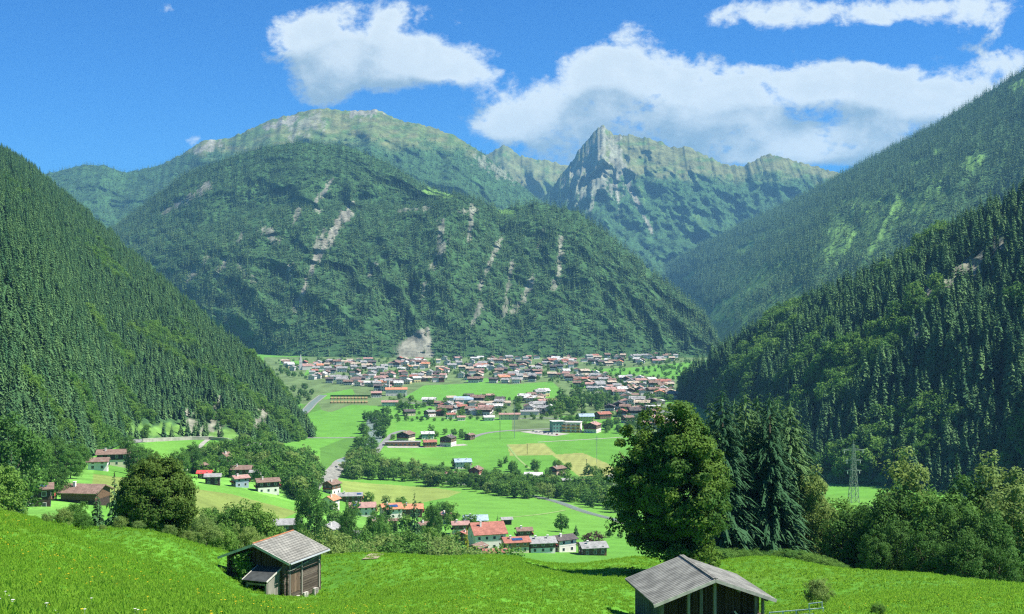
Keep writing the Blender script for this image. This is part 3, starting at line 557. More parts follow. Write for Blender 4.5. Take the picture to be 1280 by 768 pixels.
def plant(k, x, y, H, wid=1.0, label=None, cat='tree', group=None, name=None, z=None, v=None):
    zz = float(ground(x, y)) if z is None else z
    c, t = TR[k][rt.randrange(len(TR[k])) if v is None else v]
    e = empty(name or k.replace('far_', ''), (x, y, zz - .05), rt.random() * 6.28, label, cat, group)
    for nm, me in (('crown', c), ('trunk', t)):
        o = bpy.data.objects.new(nm, me); COL.objects.link(o); o.parent = e; o.scale = (H * wid, H * wid, H)
    return e
def plant_px(k, px, d, ytop, wid=1.0, wpx=None, **kw):
    """a tree whose top shows at a given height in the photo, standing d metres away"""
    x = (px - CX) / F * d; zg = float(ground(x, d)); H = CAMZ - (ytop - HY) / F * d - zg
    if wpx: wid = wpx / F * d / (H * (.82 if 'spruce' not in k and 'con' not in k else .46))
    return plant(k, x, d, H, wid, **kw)
def near_trees(P, n, lo, hi, k, label, group, pyfac=1.0):
    """the n trees of a wood that show largest become objects of their own; the others go into one mass"""
    px = CX + F * P[:, 0] / P[:, 1]; ok = (px > -10) & (px < 1290); H = heights(len(P), lo, hi, int(n)); size = H / P[:, 1] * ok
    o = np.argsort(-size); pick = o[:n]
    for i in pick:
        plant(k, P[i, 0], P[i, 1], H[i], rt.uniform(.85, 1.2), label, 'tree', group, z=P[i, 2])
    rest = o[n:]; return P[rest], H[rest]
rA, hA = near_trees(PA, 140, 9, 16, 'far_spruce_tree', 'dark spruce in the thick forest on the steep slope at the left', 'spruces on the left hillside')
rG, hG = near_trees(PG, 140, 17, 30, 'far_spruce_tree', 'tall shaded spruce in the forest on the steep slope at the right', 'spruces on the right hillside')
# some broadleaved trees stand among the spruces of both near hills
def split_leaf(P, H, S, name, frac, seed, label, low):
    n = fbm(P[:, 0] / 60, P[:, 1] / 60, 3, seed); z = P[:, 2]; m = n > frac + np.clip((z - low) / 160, 0, .5)
    forest_object(name, P[~m], H[~m], SPR_MID, seed, label); forest_object(name + '_broadleaf', P[m], H[m] * .8, LEAF_MID, seed + 1, 'lighter broadleaved trees mixed into the ' + label.split(' ', 2)[2])
LEAF_MID = [c for c, t in TR['round_tree'][:3] + TR['dark_tree'][:1]]
split_leaf(rA, hA, A, 'forest_left', .10, 3, 'dense dark spruce forest on the steep left slope', 60)
split_leaf(rG, hG, G, 'forest_near', .12, 4, 'dense shaded spruce forest on the near right slope', 80)

def scatter_px(poly, n, seed, sep=3.0):
    rg = random.Random(seed); xs = [p[0] for p in poly]; ys = [p[1] for p in poly]; out = []; tries = 0
    while len(out) < n and tries < n * 60:
        tries += 1; x = rg.uniform(min(xs), max(xs)); y = rg.uniform(min(ys), max(ys))
        if inpoly(np.array([x]), np.array([y]), poly)[0] and all((x - a) ** 2 + ((y - b) * 2.2) ** 2 > sep * sep for a, b in out): out.append((x, y))
    return sorted(out, key=lambda p: p[1])
def grove(poly, n, lo, hi, kinds, label, group, seed, dmin=200, sep=5, name=None, cat='tree', wid=(.9, 1.3)):
    rg = random.Random(seed)
    for x, y in scatter_px(poly, n, seed, sep):
        p = at(x, y, dmin); plant(rg.choice(kinds), p[0], p[1], rg.uniform(lo, hi), rg.uniform(*wid), label, cat, group, z=p[2], name=name)
RT = ['round_tree', 'dark_tree', 'dark_tree', 'round_tree', 'pale_tree']
grove([(425, 598), (440, 575), (447, 552), (455, 540), (464, 548), (468, 560), (478, 585), (540, 594), (560, 598), (560, 610), (480, 603)], 66, 9, 15, RT, 'broadleaved tree in the river belt between mown field and valley meadow', 'trees along the river', 1, sep=5.5)
grove([(452, 536), (458, 524), (470, 515), (484, 520), (482, 540), (476, 552), (470, 545), (466, 532)], 12, 9, 15, ['dark_tree'], 'dark tree beside the river bend near the small bridge', 'trees at the river bend', 2, sep=6)
grove([(560, 603), (600, 606), (640, 606), (700, 612), (706, 624), (660, 625), (600, 617), (560, 611)], 52, 8, 13, RT, 'tree in the belt below the farms in mid valley', 'trees below the valley farms', 3, sep=5)
grove([(712, 612), (735, 614), (778, 622), (790, 632), (784, 642), (750, 640), (728, 632), (708, 626)], 34, 9, 15, RT, 'tree beside the stream left of the big maple', 'trees by the stream', 4, sep=5.5)
grove([(345, 575), (380, 570), (398, 590), (395, 625), (372, 632), (356, 612), (340, 600)], 38, 11, 17, RT, 'tree in the wood beside the lower left hamlet', 'trees right of the hamlet', 5, sep=6)
grove([(268, 575), (300, 560), (350, 565), (350, 580), (330, 592), (300, 582), (262, 586), (240, 580)], 26, 9, 14, RT, 'tree standing between the houses of the hamlet', 'trees in the hamlet', 6, sep=6.5)
grove([(360, 486), (385, 486), (396, 497), (380, 506), (362, 512), (352, 500)], 12, 8, 13, ['dark_tree'], 'dark tree by the river beside the town', 'riverside trees at the town', 7, sep=6)
grove([(684, 522), (690, 505), (706, 496), (742, 500), (770, 506), (768, 515), (735, 512), (712, 520)], 24, 12, 20, ['dark_tree', 'round_tree'], 'tall tree in the clump behind the modern hotel', 'trees behind the hotel', 8, sep=7)
grove([(488, 523), (600, 523), (684, 521), (684, 525), (490, 528)], 26, 4, 7, ['round_tree', 'dark_tree'], 'low tree in the hedge row across the valley floor', 'hedge row trees', 9, sep=7)
grove([(770, 512), (800, 520), (812, 540), (780, 545), (750, 535), (765, 522)], 12, 7, 12, RT, 'garden tree among the chalets beside the maple', 'garden trees by the chalets', 10, sep=8)
grove([(545, 508), (600, 508), (620, 514), (600, 520), (545, 520)], 10, 6, 10, RT, 'garden tree between the houses in mid valley', 'garden trees in mid valley', 11, sep=9)
# left fringe of the meadow
L = dict(cat='shrub')
for i, (px, d, yt, w, k) in enumerate([(58, 92, 640, 1.0, 'bush'), (80, 95, 634, 1.0, 'bush'), (103, 97, 640, 1.1, 'dense_bush'), (128, 98, 655, 1.2, 'bush'), (150, 100, 645, 1.0, 'bush'), (172, 102, 650, 1.2, 'bush'), (190, 106, 660, 1.2, 'dense_bush'),
                                      (212, 112, 655, 1.0, 'bush'), (235, 116, 662, 1.2, 'bush'), (258, 122, 650, 1.1, 'bush'), (278, 132, 652, 1.0, 'dense_bush'), (305, 140, 655, 1.0, 'bush'), (330, 145, 668, 1.2, 'bush'), (95, 120, 625, .8, 'dense_bush'), (250, 140, 640, .8, 'bush')]):
    plant_px(k, px, d, yt, w * .8, label='grey green bush in the thicket along the left edge of the meadow', cat='bush', group='bushes along the meadow edge')
plant_px('spruce_tree', 143, 150, 588, .9, label='small pointed spruce between the large roof and the round dark tree', cat='tree', v=0)
plant_px('spruce_tree', 122, 130, 612, 1.0, label='short young spruce before the grey brown roof', cat='tree', v=1)
plant_px('leafy_tree', 232, 260, 646, 1.0, label='leafy tree just right of the round dark tree', cat='tree')
for px, yt in ((262, 634), (285, 628), (300, 630), (318, 628), (330, 640)):
    plant_px('leafy_tree' if px != 285 else 'shade_tree', px, 200, yt, .9, label='green tree in the thicket behind the log barn', cat='tree', group='trees behind the log barn')
for px, d, yt, k, lb in ((8, 300, 520, 'shade_tree', 'tallest dark leafy tree at the left picture edge'), (28, 420, 532, 'far_spruce_tree', 'slim spruce behind the solar roofed farmhouse'), (-8, 200, 575, 'leafy_tree', 'bright leafy tree cut by the left picture edge'), (14, 260, 560, 'spruce_tree', 'spruce at the left edge beside the bright leafy tree'),
        (52, 460, 548, 'leafy_tree', 'leafy tree above the solar roofed farmhouse'), (72, 470, 545, 'shade_tree', 'dark tree above and right of the solar roofed farmhouse'), (88, 440, 560, 'leafy_tree', 'leafy tree left of the small white annex'), (98, 480, 552, 'leafy_tree', 'leafy tree touching the white annex roof'), (70, 350, 580, 'shade_tree', 'dark tree between the solar roof and the wide barn'),
        (172, 520, 555, 'shade_tree', 'dark tree right of the large chalet'), (185, 560, 560, 'leafy_tree', 'leafy tree rising over the round dark tree'), (160, 640, 545, 'leafy_tree', 'leafy tree behind the large chalet roof'), (176, 500, 575, 'shade_tree', 'low dark tree close to the large chalet'), (225, 620, 562, 'leafy_tree', 'leafy tree at the left end of the hamlet'), (240, 700, 555, 'shade_tree', 'dark tree below the retaining wall'), (205, 600, 572, 'leafy_tree', 'leafy tree between the round dark tree and the hamlet')):
    plant_px(k, px, d, yt, 1.0, label=lb, cat='tree')
# trees and bushes round the lower village
V = [('spruce_tree', 518, 420, 613, 30, 'tall dark spruce standing alone before the red roofs of the lower village'), ('golden_conifer', 583, 400, 656, 16, 'yellow green pointed conifer beside the large red roofed house'),
     ('shade_tree', 543, 470, 625, 22, 'dark round topped tree just right of the tall village spruce'), ('leafy_tree', 472, 400, 638, 32, 'bright green tree left of the tall village spruce'), ('shade_tree', 388, 420, 604, 40, 'broad dark tree behind the log barn roof'),
     ('shade_tree', 434, 380, 631, 27, 'dark leafy tree before the grey roofed house'), ('leafy_tree', 377, 300, 650, 20, 'small tree right behind the log barn'), ('spruce_tree', 622, 520, 642, 16, 'dark little spruce beside the grey shed'),
     ('round_tree', 702, 620, 641, 18, 'lone rounded tree in the meadow above the grey roofs'), ('spruce_tree', 720, 600, 655, 9, 'small dark conifer right of the white gabled house'), ('wine_tree', 742, 540, 664, 26, 'dark purple leaved tree below the meadow'),
     ('round_tree', 588, 620, 642, 22, 'spreading tree behind the blue grey roof'), ('round_tree', 566, 640, 629, 20, 'round tree at the corner of the green meadow'), ('round_tree', 701, 1500, 546, 6, 'lone tree on the valley meadow by the hotel')]
for k, px, d, yt, w, lb in V: plant_px(k, px, d, yt, wpx=w, label=lb, cat='tree')
for px, d, yt, w, k in ((420, 250, 668, 1.1, 'bush'), (440, 240, 672, 1.1, 'dense_bush'), (405, 230, 660, .8, 'bush'), (460, 260, 676, 1.0, 'bush'), (485, 270, 668, 1.0, 'bush'), (508, 260, 664, 1.0, 'dense_bush'), (528, 270, 668, 1.0, 'bush'), (548, 270, 676, 1.1, 'bush'), (566, 260, 672, 1.1, 'bush'), (597, 250, 680, 1.4, 'dense_bush'), (580, 260, 682, 1.1, 'bush'), (540, 330, 655, .7, 'leafy_tree'), (500, 330, 655, .8, 'leafy_tree'), (460, 320, 660, .7, 'leafy_tree'), (562, 330, 660, .6, 'shade_tree')):
    plant_px(k, px, d, yt + 3, w * 1.0, label='bushy green growth in the thicket below the lower village', cat='bush', group='thicket below the village')
for px, yt in ((748, 668), (762, 662), (775, 664), (786, 668), (770, 672)):
    plant_px('dark_tree', px, 600, yt, 1.2, label='small dark tree in the row left of the maple foot', cat='tree', group='small trees left of the maple')

# the big maple and the tall spruces behind the right barn
M['maple'] = leafy('maple_leaves', (.04, .11, .02), (.12, .21, .028), (.075, .16, .028), 0.2, 0.22, 0.28)
def maple():
    d = 131; x = (843 - CX) / F * d; z = float(ground(x, d)); H = CAMZ - (507 - HY) / F * d - z
    e = empty('maple_tree', (x, d, z), 0, 'huge round topped maple with olive tinted crown behind the shingled barn', 'tree')
    new_mesh('trunk', *trunk(H, .5, 5, 14, .32, 0, .82, 9), M['bark'], e)
    a = crown(.35 * H, .34 * H, .49 * H, .49 * H, 560, 190, .31, 5, .15, .36, bottom=-.99, shell=.5, taper=.12)
    new_mesh('crown', *a, M['maple'], e)
maple()
big = [mesh_only('big_spruce_%s' % 'abc'[s], *conifer(1, .205, 64, 13, 15, 200 + s, .62, .02, .6, .17, .032), M['spruce']) for s in range(3)]
bt = mesh_only('big_trunk', *tube([(0, 0, -.03), (0, 0, .5), (0, 0, .93)], [.018, .009, .001], 9), M['bark'])
TR['big_spruce'] = [(b, bt) for b in big]
for i, (px, d, yt, w, lb) in enumerate([(903, 168, 487, 1.0, 'first dark spruce from the maple, in the tall row'), (932, 172, 489, 1.0, 'second tall spruce from the maple, in the dark row'), (962, 170, 492, 1.0, 'third tall spruce from the maple, full to the ground'), (988, 176, 500, .95, 'last tall spruce of the row, farthest from the maple'), (918, 182, 497, 1.0, 'tall spruce behind the first two of the row, mostly hidden'), (972, 186, 494, .9, 'slim spruce rising behind the third and fourth spruces'), (1003, 180, 528, .9, 'shorter spruce closing the row on the side of the pylon'), (888, 190, 500, .8, 'narrow spruce half behind the maple crown'), (947, 184, 492, .9, 'dark spruce filling the gap between the second and third')]):
    plant_px('big_spruce', px, d, yt, w * 1.4, label=lb, cat='tree', name='spruce_tree', v=i % 3)
for px, d, yt, w, k, lb in [(1018, 172, 596, .8, 'birch_tree', 'pale slim tree leaning on the right side of the spruces'), (1035, 178, 628, 1.0, 'leafy_tree', 'low green tree between the spruces and the alder grove'),
        (1062, 165, 640, 1.1, 'shade_tree', 'low dark tree under the pylon'), (1055, 175, 626, 1.0, 'leafy_tree', 'bushy green tree under the pylon'), (1088, 170, 622, 1.0, 'leafy_tree', 'mid height green tree just right of the pylon'),
        (1132, 165, 577, .95, 'birch_tree', 'tall pale green tree at the left of the grove'), (1125, 150, 640, 1.1, 'shade_tree', 'dark low tree at the foot of the tall pale one'), (1150, 172, 608, 1.0, 'leafy_tree', 'green tree right of the tall pale one'), (1112, 160, 615, .9, 'shade_tree', 'dark green tree at the left end of the grove'),
        (1172, 158, 606, 1.0, 'leafy_tree', 'bright green tree in the middle of the grove'), (1196, 185, 566, .9, 'spruce_tree', 'dark spruce tip standing up behind the grove'), (1193, 150, 612, 1.0, 'shade_tree', 'dark tree before the spruce tip'),
        (1228, 172, 572, .9, 'spruce_tree', 'second dark spruce behind the grove, nearer the yellow tree'), (1215, 160, 600, .9, 'shade_tree', 'dark tree between the spruce and the yellow green crown'), (1248, 160, 583, 1.0, 'birch_tree', 'yellow green tree with a broad airy crown'),
        (1268, 152, 600, 1.0, 'birch_tree', 'pale tree at the very edge of the picture'), (1240, 145, 632, 1.1, 'shade_tree', 'dark low tree under the yellow green crown'), (1275, 150, 640, 1.1, 'leafy_tree', 'low leafy tree at the picture edge'), (1155, 145, 650, 1.2, 'shade_tree', 'dark low tree at the shaded front of the grove'), (1210, 140, 655, 1.2, 'shade_tree', 'dark undergrowth tree at the right front of the grove'),
        (1095, 148, 655, 1.1, 'shade_tree', 'dark undergrowth tree at the left front of the grove'), (1295, 160, 590, 1.0, 'leafy_tree', 'tree reaching in from beyond the picture edge'), (1180, 142, 665, 1.1, 'shade_tree', 'low shaded tree at the centre front of the grove'), (1250, 140, 668, 1.1, 'shade_tree', 'low shaded tree below the pale edge tree')]:
    low = d < 153 and yt > 605 and px < 1290; plant_px(k, px, d, yt + (12 if low else 0), w * (.72 if low else .9), label=lb, cat='tree')
for i, (px, d, yt, w) in enumerate([(882, 143, 688, 1.2), (897, 145, 684, 1.2), (913, 147, 685, 1.1), (928, 148, 686, 1.0), (944, 150, 686, 1.0), (960, 150, 688, .9), (980, 148, 686, 1.1), (995, 146, 686, 1.3), (1010, 144, 690, 1.2), (1025, 142, 694, 1.2), (1040, 141, 699, 1.2), (1052, 139, 704, 1.0)]):
    plant_px('dense_bush', px, d, yt, w * 1.4, label='low fresh green bush along the meadow edge below the spruces', cat='bush', group='low bushes below the spruces')
e = plant_px('bush', 1022, 78, 722, .75, label='thin wispy shrub beside the metal railing', cat='shrub'); e.name = 'wispy_shrub'
plant_px('dense_bush', 1098, 66, 752, .9, label='small round shrub at the bottom edge in the meadow', cat='shrub')
# the round dark tree at the left
TR['round_dark'] = [(mesh_only('ball_crown', *crown(.45, .45, .5, .5, 520, 110, .027, 33, .16, .10, bottom=-.98, shell=.74), M['leaf_olive']), TR['leafy_tree'][0][1])]
plant_px('round_dark', 195, 125, 573, .98, label='dense dark round tree with bronze tinted leaves left of the log barn', cat='tree', name='round_tree')
# small trees among the far town houses: more than anyone would count
def town_trees():
    rg = random.Random(5); P = []
    for poly, n in (([(345, 452), (440, 449), (880, 446), (845, 470), (840, 500), (760, 505), (700, 480), (640, 472), (480, 480), (420, 478), (345, 470)], 760), ([(480, 494), (545, 500), (650, 500), (690, 505), (690, 518), (600, 522), (500, 520)], 110), ([(235, 572), (345, 568), (350, 600), (345, 606), (320, 604), (240, 592)], 100), ([(405, 612), (470, 620), (520, 640), (570, 640), (570, 690), (400, 690)], 60), ([(545, 580), (610, 576), (800, 596), (800, 620), (700, 606), (560, 604)], 80), ([(480, 544), (600, 540), (600, 548), (480, 552)], 14), ([(690, 515), (840, 500), (835, 545), (700, 540)], 110)):
        for x, y in scatter_px(poly, n, 6, .8): P.append(at(x, y, 300))
    P = np.array(P); forest_object('town_trees', P, heights(len(P), 5, 11, 8), LEAF_MID, 9, 'small garden trees between the houses of the far town', 'trees')
town_trees()
# ------------------------------------------------------------------ building materials
def tiles(name, c1, c2, s=3.0, vary=.25, turn=False):
    def fn(t, b):
        tc = t.add('ShaderNodeTexCoord').outputs['Object']; br = t.add('ShaderNodeTexBrick'); br.inputs['Scale'].default_value = 1.0
        br.inputs['Color1'].default_value = c1 + (1,); br.inputs['Color2'].default_value = c2 + (1,); br.inputs['Mortar'].default_value = tuple(c * .5 for c in c1) + (1,)
        br.inputs['Mortar Size'].default_value = .03; br.inputs['Brick Width'].default_value = .5 * s / 3; br.inputs['Row Height'].default_value = .35 * s / 3
        mp = t.add('ShaderNodeMapping'); mp.inputs['Rotation'].default_value = (0, 0, R(90) if turn else 0); t.l.new(tc, mp.inputs[0]); t.l.new(mp.outputs[0], br.inputs['Vector']); n = t.noise(tc, .6, 4, .7); k = t.ramp(n, .3, .7, 1 - vary, 1 + vary); cb = t.add('ShaderNodeCombineColor'); [t.l.new(k, cb.inputs[i]) for i in range(3)]
        return t.mix(1.0, br.outputs[0], cb.outputs[0], 'MULTIPLY')
    return mat(name, fn, .85, .2)
RM = {'brown': tiles('brown_tiles', (.20, .13, .10), (.26, .18, .14)), 'grey': tiles('grey_tiles', (.27, .27, .26), (.34, .34, .33)), 'red': tiles('red_tiles', (.33, .13, .095), (.40, .17, .125)), 'orange': tiles('orange_tiles', (.50, .20, .11), (.58, .28, .16)),
      'pink': tiles('faded_red_tiles', (.36, .21, .18), (.44, .27, .23)), 'dark': tiles('dark_tiles', (.09, .08, .08), (.13, .11, .10)), 'blue': tiles('blue_grey_sheet', (.30, .40, .50), (.40, .50, .60)), 'tan': tiles('tan_tiles', (.42, .34, .25), (.5, .42, .32)), 'scarlet': tiles('scarlet_tiles', (.62, .06, .06), (.7, .1, .09)), 'pale': tiles('pale_sheet', (.5, .5, .48), (.6, .6, .57))}
WM = {'white': plain('white_plaster', (.74, .69, .65), .8, .06), 'cream': plain('cream_plaster', (.68, .60, .42), .8, .06), 'yellow': plain('yellow_plaster', (.68, .56, .26), .8, .06), 'blue': plain('blue_plaster', (.30, .38, .46), .8, .08), 'pinkish': plain('pink_plaster', (.6, .42, .34), .8, .08),
      'wood': plain('brown_timber', (.13, .075, .045), .85, .35, 4), 'darkwood': plain('dark_timber', (.05, .035, .028), .85, .4, 4), 'redwood': plain('red_timber', (.30, .08, .05), .8, .3, 4), 'honey': plain('honey_timber', (.38, .2, .09), .8, .3, 4), 'stone': plain('pale_stone', (.42, .40, .36), .9, .3, 3), 'green': plain('green_sheet', (.12, .3, .24), .6, .15), 'orange': plain('orange_panel', (.75, .36, .12), .6, .1)}
M['glass'] = plain('window_glass', (.03, .045, .06), .12, .2, 1, .6); M['frame'] = plain('white_frame', (.7, .7, .67), .6, .05); M['solar'] = plain('solar_glass', (.03, .07, .17), .15, .2, 1, .7); M['flower'] = plain('balcony_flowers', (.5, .08, .06), .8, .4, 9); M['metal'] = plain('grey_metal', (.42, .45, .46), .45, .1, 2, .5); M['awning'] = plain('orange_awning', (.72, .45, .3), .8, .1)
class MB:
    """collects boxes and prisms for one mesh"""
    def __init__(s): s.V = []; s.F = []; s.I = []
    def poly(s, vs, fs, mi=0):
        n = len(s.V); s.V += [tuple(v) for v in vs]; s.F += [[i + n for i in f] for f in fs]; s.I += [mi] * len(fs); return s
    def box(s, x0, x1, y0, y1, z0, z1, mi=0):
        return s.poly([(x, y, z) for x in (x0, x1) for y in (y0, y1) for z in (z0, z1)], [(0, 1, 3, 2), (4, 6, 7, 5), (0, 4, 5, 1), (2, 3, 7, 6), (0, 2, 6, 4), (1, 5, 7, 3)], mi)
    def bar(s, a, b, w, h=None, mi=0):
        a = Vector(a); b = Vector(b); d = (b - a).normalized(); u = d.cross(Vector((0, 0, 1)) if abs(d.z) < .95 else Vector((1, 0, 0))).normalized(); v = d.cross(u); h = w if h is None else h
        c = [(p + u * sx * w / 2 + v * sy * h / 2) for p in (a, b) for sx in (-1, 1) for sy in (-1, 1)]
        return s.poly(c, [(0, 1, 3, 2), (4, 6, 7, 5), (0, 4, 5, 1), (2, 3, 7, 6), (0, 2, 6, 4), (1, 5, 7, 3)], mi)
    def slab(s, q, th, mi=0):
        """a quad with thickness below it"""
        q = [Vector(p) for p in q]; n = (q[1] - q[0]).cross(q[3] - q[0]).normalized(); n = n if n.z > 0 else -n
        return s.poly(q + [p - n * th for p in q], [(0, 1, 2, 3), (7, 6, 5, 4), (0, 4, 5, 1), (1, 5, 6, 2), (2, 6, 7, 3), (3, 7, 4, 0)], mi)
    def build(s, name, mats, parent=None): return new_mesh(name, s.V, s.F, mats, parent, s.I)
def gable_roof(mb, L, Wd, ze, rise, over, eave=.7, th=.28, mi=0):
    """ridge along local x"""
    zo = ze - rise / (Wd / 2) * eave; x = L / 2 + over; y = Wd / 2 + eave
    for sg in (1, -1): mb.slab([(-x, sg * y, zo), (x, sg * y, zo), (x, 0, ze + rise), (-x, 0, ze + rise)], th, mi)
    return mb
def window(parent, x, y, z, ax, w=1.0, h=1.15):
    """window on a wall; ax is the outward axis (+-1 = x, +-2 = y)"""
    s = 1 if ax > 0 else -1; f = MB(); g = MB()
    if abs(ax) == 1: f.box(x, x + s * .06, y - w / 2 - .1, y + w / 2 + .1, z - .1, z + h + .1); g.box(x + s * .06, x + s * .075, y - w / 2, y + w / 2, z, z + h)
    else: f.box(x - w / 2 - .1, x + w / 2 + .1, y, y + s * .06, z - .1, z + h + .1); g.box(x - w / 2, x + w / 2, y + s * .06, y + s * .075, z, z + h)
    o = f.build('window', M['frame'], parent); g.build('pane', M['glass'], o); return o
def chalet(px, py, wpx, deg, roof, lower, upper, label, h=5.6, L=None, ratio=.85, rise=.36, dmin=200, solar=0, balc=True, cat='house', wins=True, name='chalet', chim=1, dz=0.0, d=None, over=.9):
    """gabled house; deg turns the ridge away from the picture plane; gable width and ridge length come from its size in the photo"""
    P = at(px, py, dmin) if d is None else np.array([(px - CX) / F * d, d, float(ground((px - CX) / F * d, d))])
    wm = wpx * P[1] / F; c, s_ = abs(math.cos(R(deg))), abs(math.sin(R(deg))); tot = wm * .86
    Lr = tot / (c + ratio * s_) if L is None else L; Wd = Lr * ratio
    e = empty(name, (P[0], P[1] + Wd * .3, P[2] + dz - .1), R(deg), label, cat); e['w'] = 1; del e['w']
    k = h / 5.6; hl = h * .5; x, y = Lr / 2, Wd / 2; rs = rise * y
    w = MB(); w.box(-x, x, -y, y, -1.2, hl); w.build('wall', WM[lower], e)
    u = MB(); x2, y2 = x + .05, y + .05; v = [(-x2, -y2, hl), (-x2, y2, hl), (-x2, y2, h), (-x2, 0, h + rs), (-x2, -y2, h)]; v += [(-a, b, z) for a, b, z in v]
    u.poly(v, [(0, 1, 2, 3, 4), (9, 8, 7, 6, 5), (0, 5, 6, 1), (1, 6, 7, 2), (4, 9, 5, 0), (2, 7, 8, 3), (3, 8, 9, 4)]); u.build('upper_wall', WM[upper], e)
    r = MB(); gable_roof(r, Lr, Wd, h + .05, rs, over, .9, .3); ro = r.build('roof', RM[roof], e)
    for i in range(chim):
        cx = (-.25 + .5 * i) * Lr; cy = -.18 * Wd; zz = h + rs * .6; m = MB(); m.box(cx - .35, cx + .35, cy - .35, cy + .35, zz - .3, h + rs + .7); m.box(cx - .45, cx + .45, cy - .45, cy + .45, h + rs + .7, h + rs + .85); m.build('chimney', WM['white'], ro)
    if solar:
        m = MB(); a, b = solar if isinstance(solar, tuple) else (-.3, .2); q = []
        for (fx, fy) in ((a, -.2), (b, -.2), (b, -.42), (a, -.42)): q.append((fx * Lr, fy * Wd, h + rs * (1 + fy * 2) + .22))
        m.slab(q, .08); m.build('solar_panel', M['solar'], ro)
    if wins:
        n = max(2, min(5, int(Lr / 3)))
        for i in range(n):
            xx = -x + Lr * (i + .5) / n
            window(e, xx, -y, .9, -2)
            window(e, xx, -y - .05, hl + .9, -2)
        n = max(2, min(4, int(Wd / 3)))
        for sx in ((-1, 1) if deg else (-1,)):
            if (sx > 0) != (math.sin(R(deg)) < 0): pass
            for i in range(n):
                yy = -y + Wd * (i + .5) / n; window(e, sx * x, yy, .9, sx)
                if i not in (0, n - 1) or n < 3: window(e, sx * (x + .05), yy, hl + .9, sx)
    if balc:
        for sx in (-1, 1):
            m = MB(); m.box(sx * (x + .06), sx * (x + 1.0), -y * .92, y * .92, hl - .15, hl); m.box(sx * (x + .92), sx * (x + 1.0), -y * .92, y * .92, hl + .003, hl + .85); b = m.build('balcony', WM['wood' if upper != 'honey' else 'honey'], e)
            m = MB(); m.box(sx * (x + 1.003), sx * (x + 1.18), -y * .85, y * .85, hl + .55, hl + .82); m.build('flower_box', M['flower'], b)
    return e
H = chalet
# the hamlet and farms on the left
H(44, 633, 44, 20, 'brown', 'darkwood', 'darkwood', 'dark timber farmhouse with blue solar panels on its brown roof', h=6, dmin=200, solar=(-.35, .35), dz=-1)
H(103, 629, 58, -8, 'brown', 'darkwood', 'wood', 'wide grey brown roofed barn sunk behind bushes, between the solar roof and the small spruce', h=4.5, ratio=.9, balc=False, wins=False, dz=-1.0, cat='barn')
H(140, 582, 48, 12, 'brown', 'cream', 'darkwood', 'large chalet with pale orange awning below its wide brown roof', h=6.2, ratio=.62)
H(121, 588, 30, 12, 'brown', 'white', 'white', 'small white annex with brown roof at the left corner of the large chalet', h=4, ratio=.8, balc=False, chim=0)
H(227, 588, 15, 60, 'brown', 'white', 'redwood', 'small chalet with reddish gable at the left end of the hamlet', h=5)
H(250, 593, 17, 60, 'brown', 'darkwood', 'darkwood', 'dark brown cottage behind the bright red roof of the hamlet', h=5.5)
H(255, 599, 19, 5, 'scarlet', 'darkwood', 'darkwood', 'low shed with bright red roof in the hamlet', h=3.6, chim=0, balc=False)
H(265, 606, 23, 10, 'grey', 'darkwood', 'darkwood', 'dark timber barn with grey roof beside the bright red roof', h=4.5, balc=False, chim=0, cat='barn')
H(281, 584, 18, 65, 'brown', 'white', 'cream', 'tall white house with steep brown roof in the middle of the hamlet trees', h=7, rise=.7, ratio=1.1)
H(315, 565, 25, 8, 'grey', 'white', 'cream', 'pale roofed house highest in the hamlet, half hidden by trees', h=5)
H(335, 585, 14, 70, 'tan', 'white', 'white', 'little white house with orange tinted roof below the high pale roof', h=5, balc=False)
H(301, 598, 28, 5, 'brown', 'white', 'wood', 'long brown roofed house behind the red and blue roof', h=5.5)
H(319, 601, 15, 5, 'grey', 'white', 'white', 'small grey roofed annex beside the long brown roof', h=5, balc=False, chim=0)
H(299, 609, 26, 35, 'pink', 'blue', 'blue', 'bluish house with faded red roof at the front of the hamlet', h=5)
H(333, 616, 36, 22, 'brown', 'white', 'darkwood', 'big brown roofed farmhouse with white lower wall, right end of the hamlet', h=6, ratio=.7)
# the lower village
H(414, 618, 24, 62, 'brown', 'white', 'wood', 'brown timber gabled house on a white ground floor beside the mown field', h=6.6, rise=.5)
H(413, 637, 23, 70, 'orange', 'white', 'white', 'white house with orange roof at the left of the lower village', h=5.5, rise=.55, balc=False)
H(437, 629, 35, 8, 'grey', 'wood', 'wood', 'long low timber house with pale grey roof by the mown field', h=4.6, ratio=.55, solar=(.3, .5))
H(452, 645, 40, 12, 'pink', 'white', 'white', 'white house with faded pink roof and a dark solar panel', h=5, solar=(-.4, -.1), ratio=.75)
H(488, 648, 34, 22, 'orange', 'white', 'white', 'white house with bright orange roof carrying a solar panel', h=5.6, solar=(-.2, .3), ratio=.85, rise=.5, balc=False)
H(491, 660, 13, 10, 'brown', 'wood', 'wood', 'small brown roofed shed just below the orange solar roof', h=4, balc=False, wins=False, chim=0, cat='shed')
H(411, 676, 30, 75, 'grey', 'white', 'darkwood', 'grey roofed house with dark gable and white ground floor behind the log barn', h=5.5, rise=.5)
H(450, 678, 30, -20, 'grey', 'wood', 'wood', 'grey roofed outbuilding right of the dark gabled house', h=3.6, balc=False, wins=False, chim=0, cat='shed')
H(493, 680, 13, 40, 'grey', 'white', 'wood', 'tiny grey roofed hut in the thicket below the village', h=2.6, balc=False, wins=False, chim=0, cat='hut')
H(514, 646, 32, 5, 'orange', 'wood', 'wood', 'house with orange roof seen behind the tall village spruce', h=5)
H(559, 655, 22, -35, 'pink', 'cream', 'wood', 'faded roofed house with blue solar panels beside the round topped tree', h=5, solar=(-.4, .4))
H(594, 660, 34, 5, 'blue', 'white', 'white', 'low building with pale blue grey roof behind the big red roofs', h=4.5, balc=False)
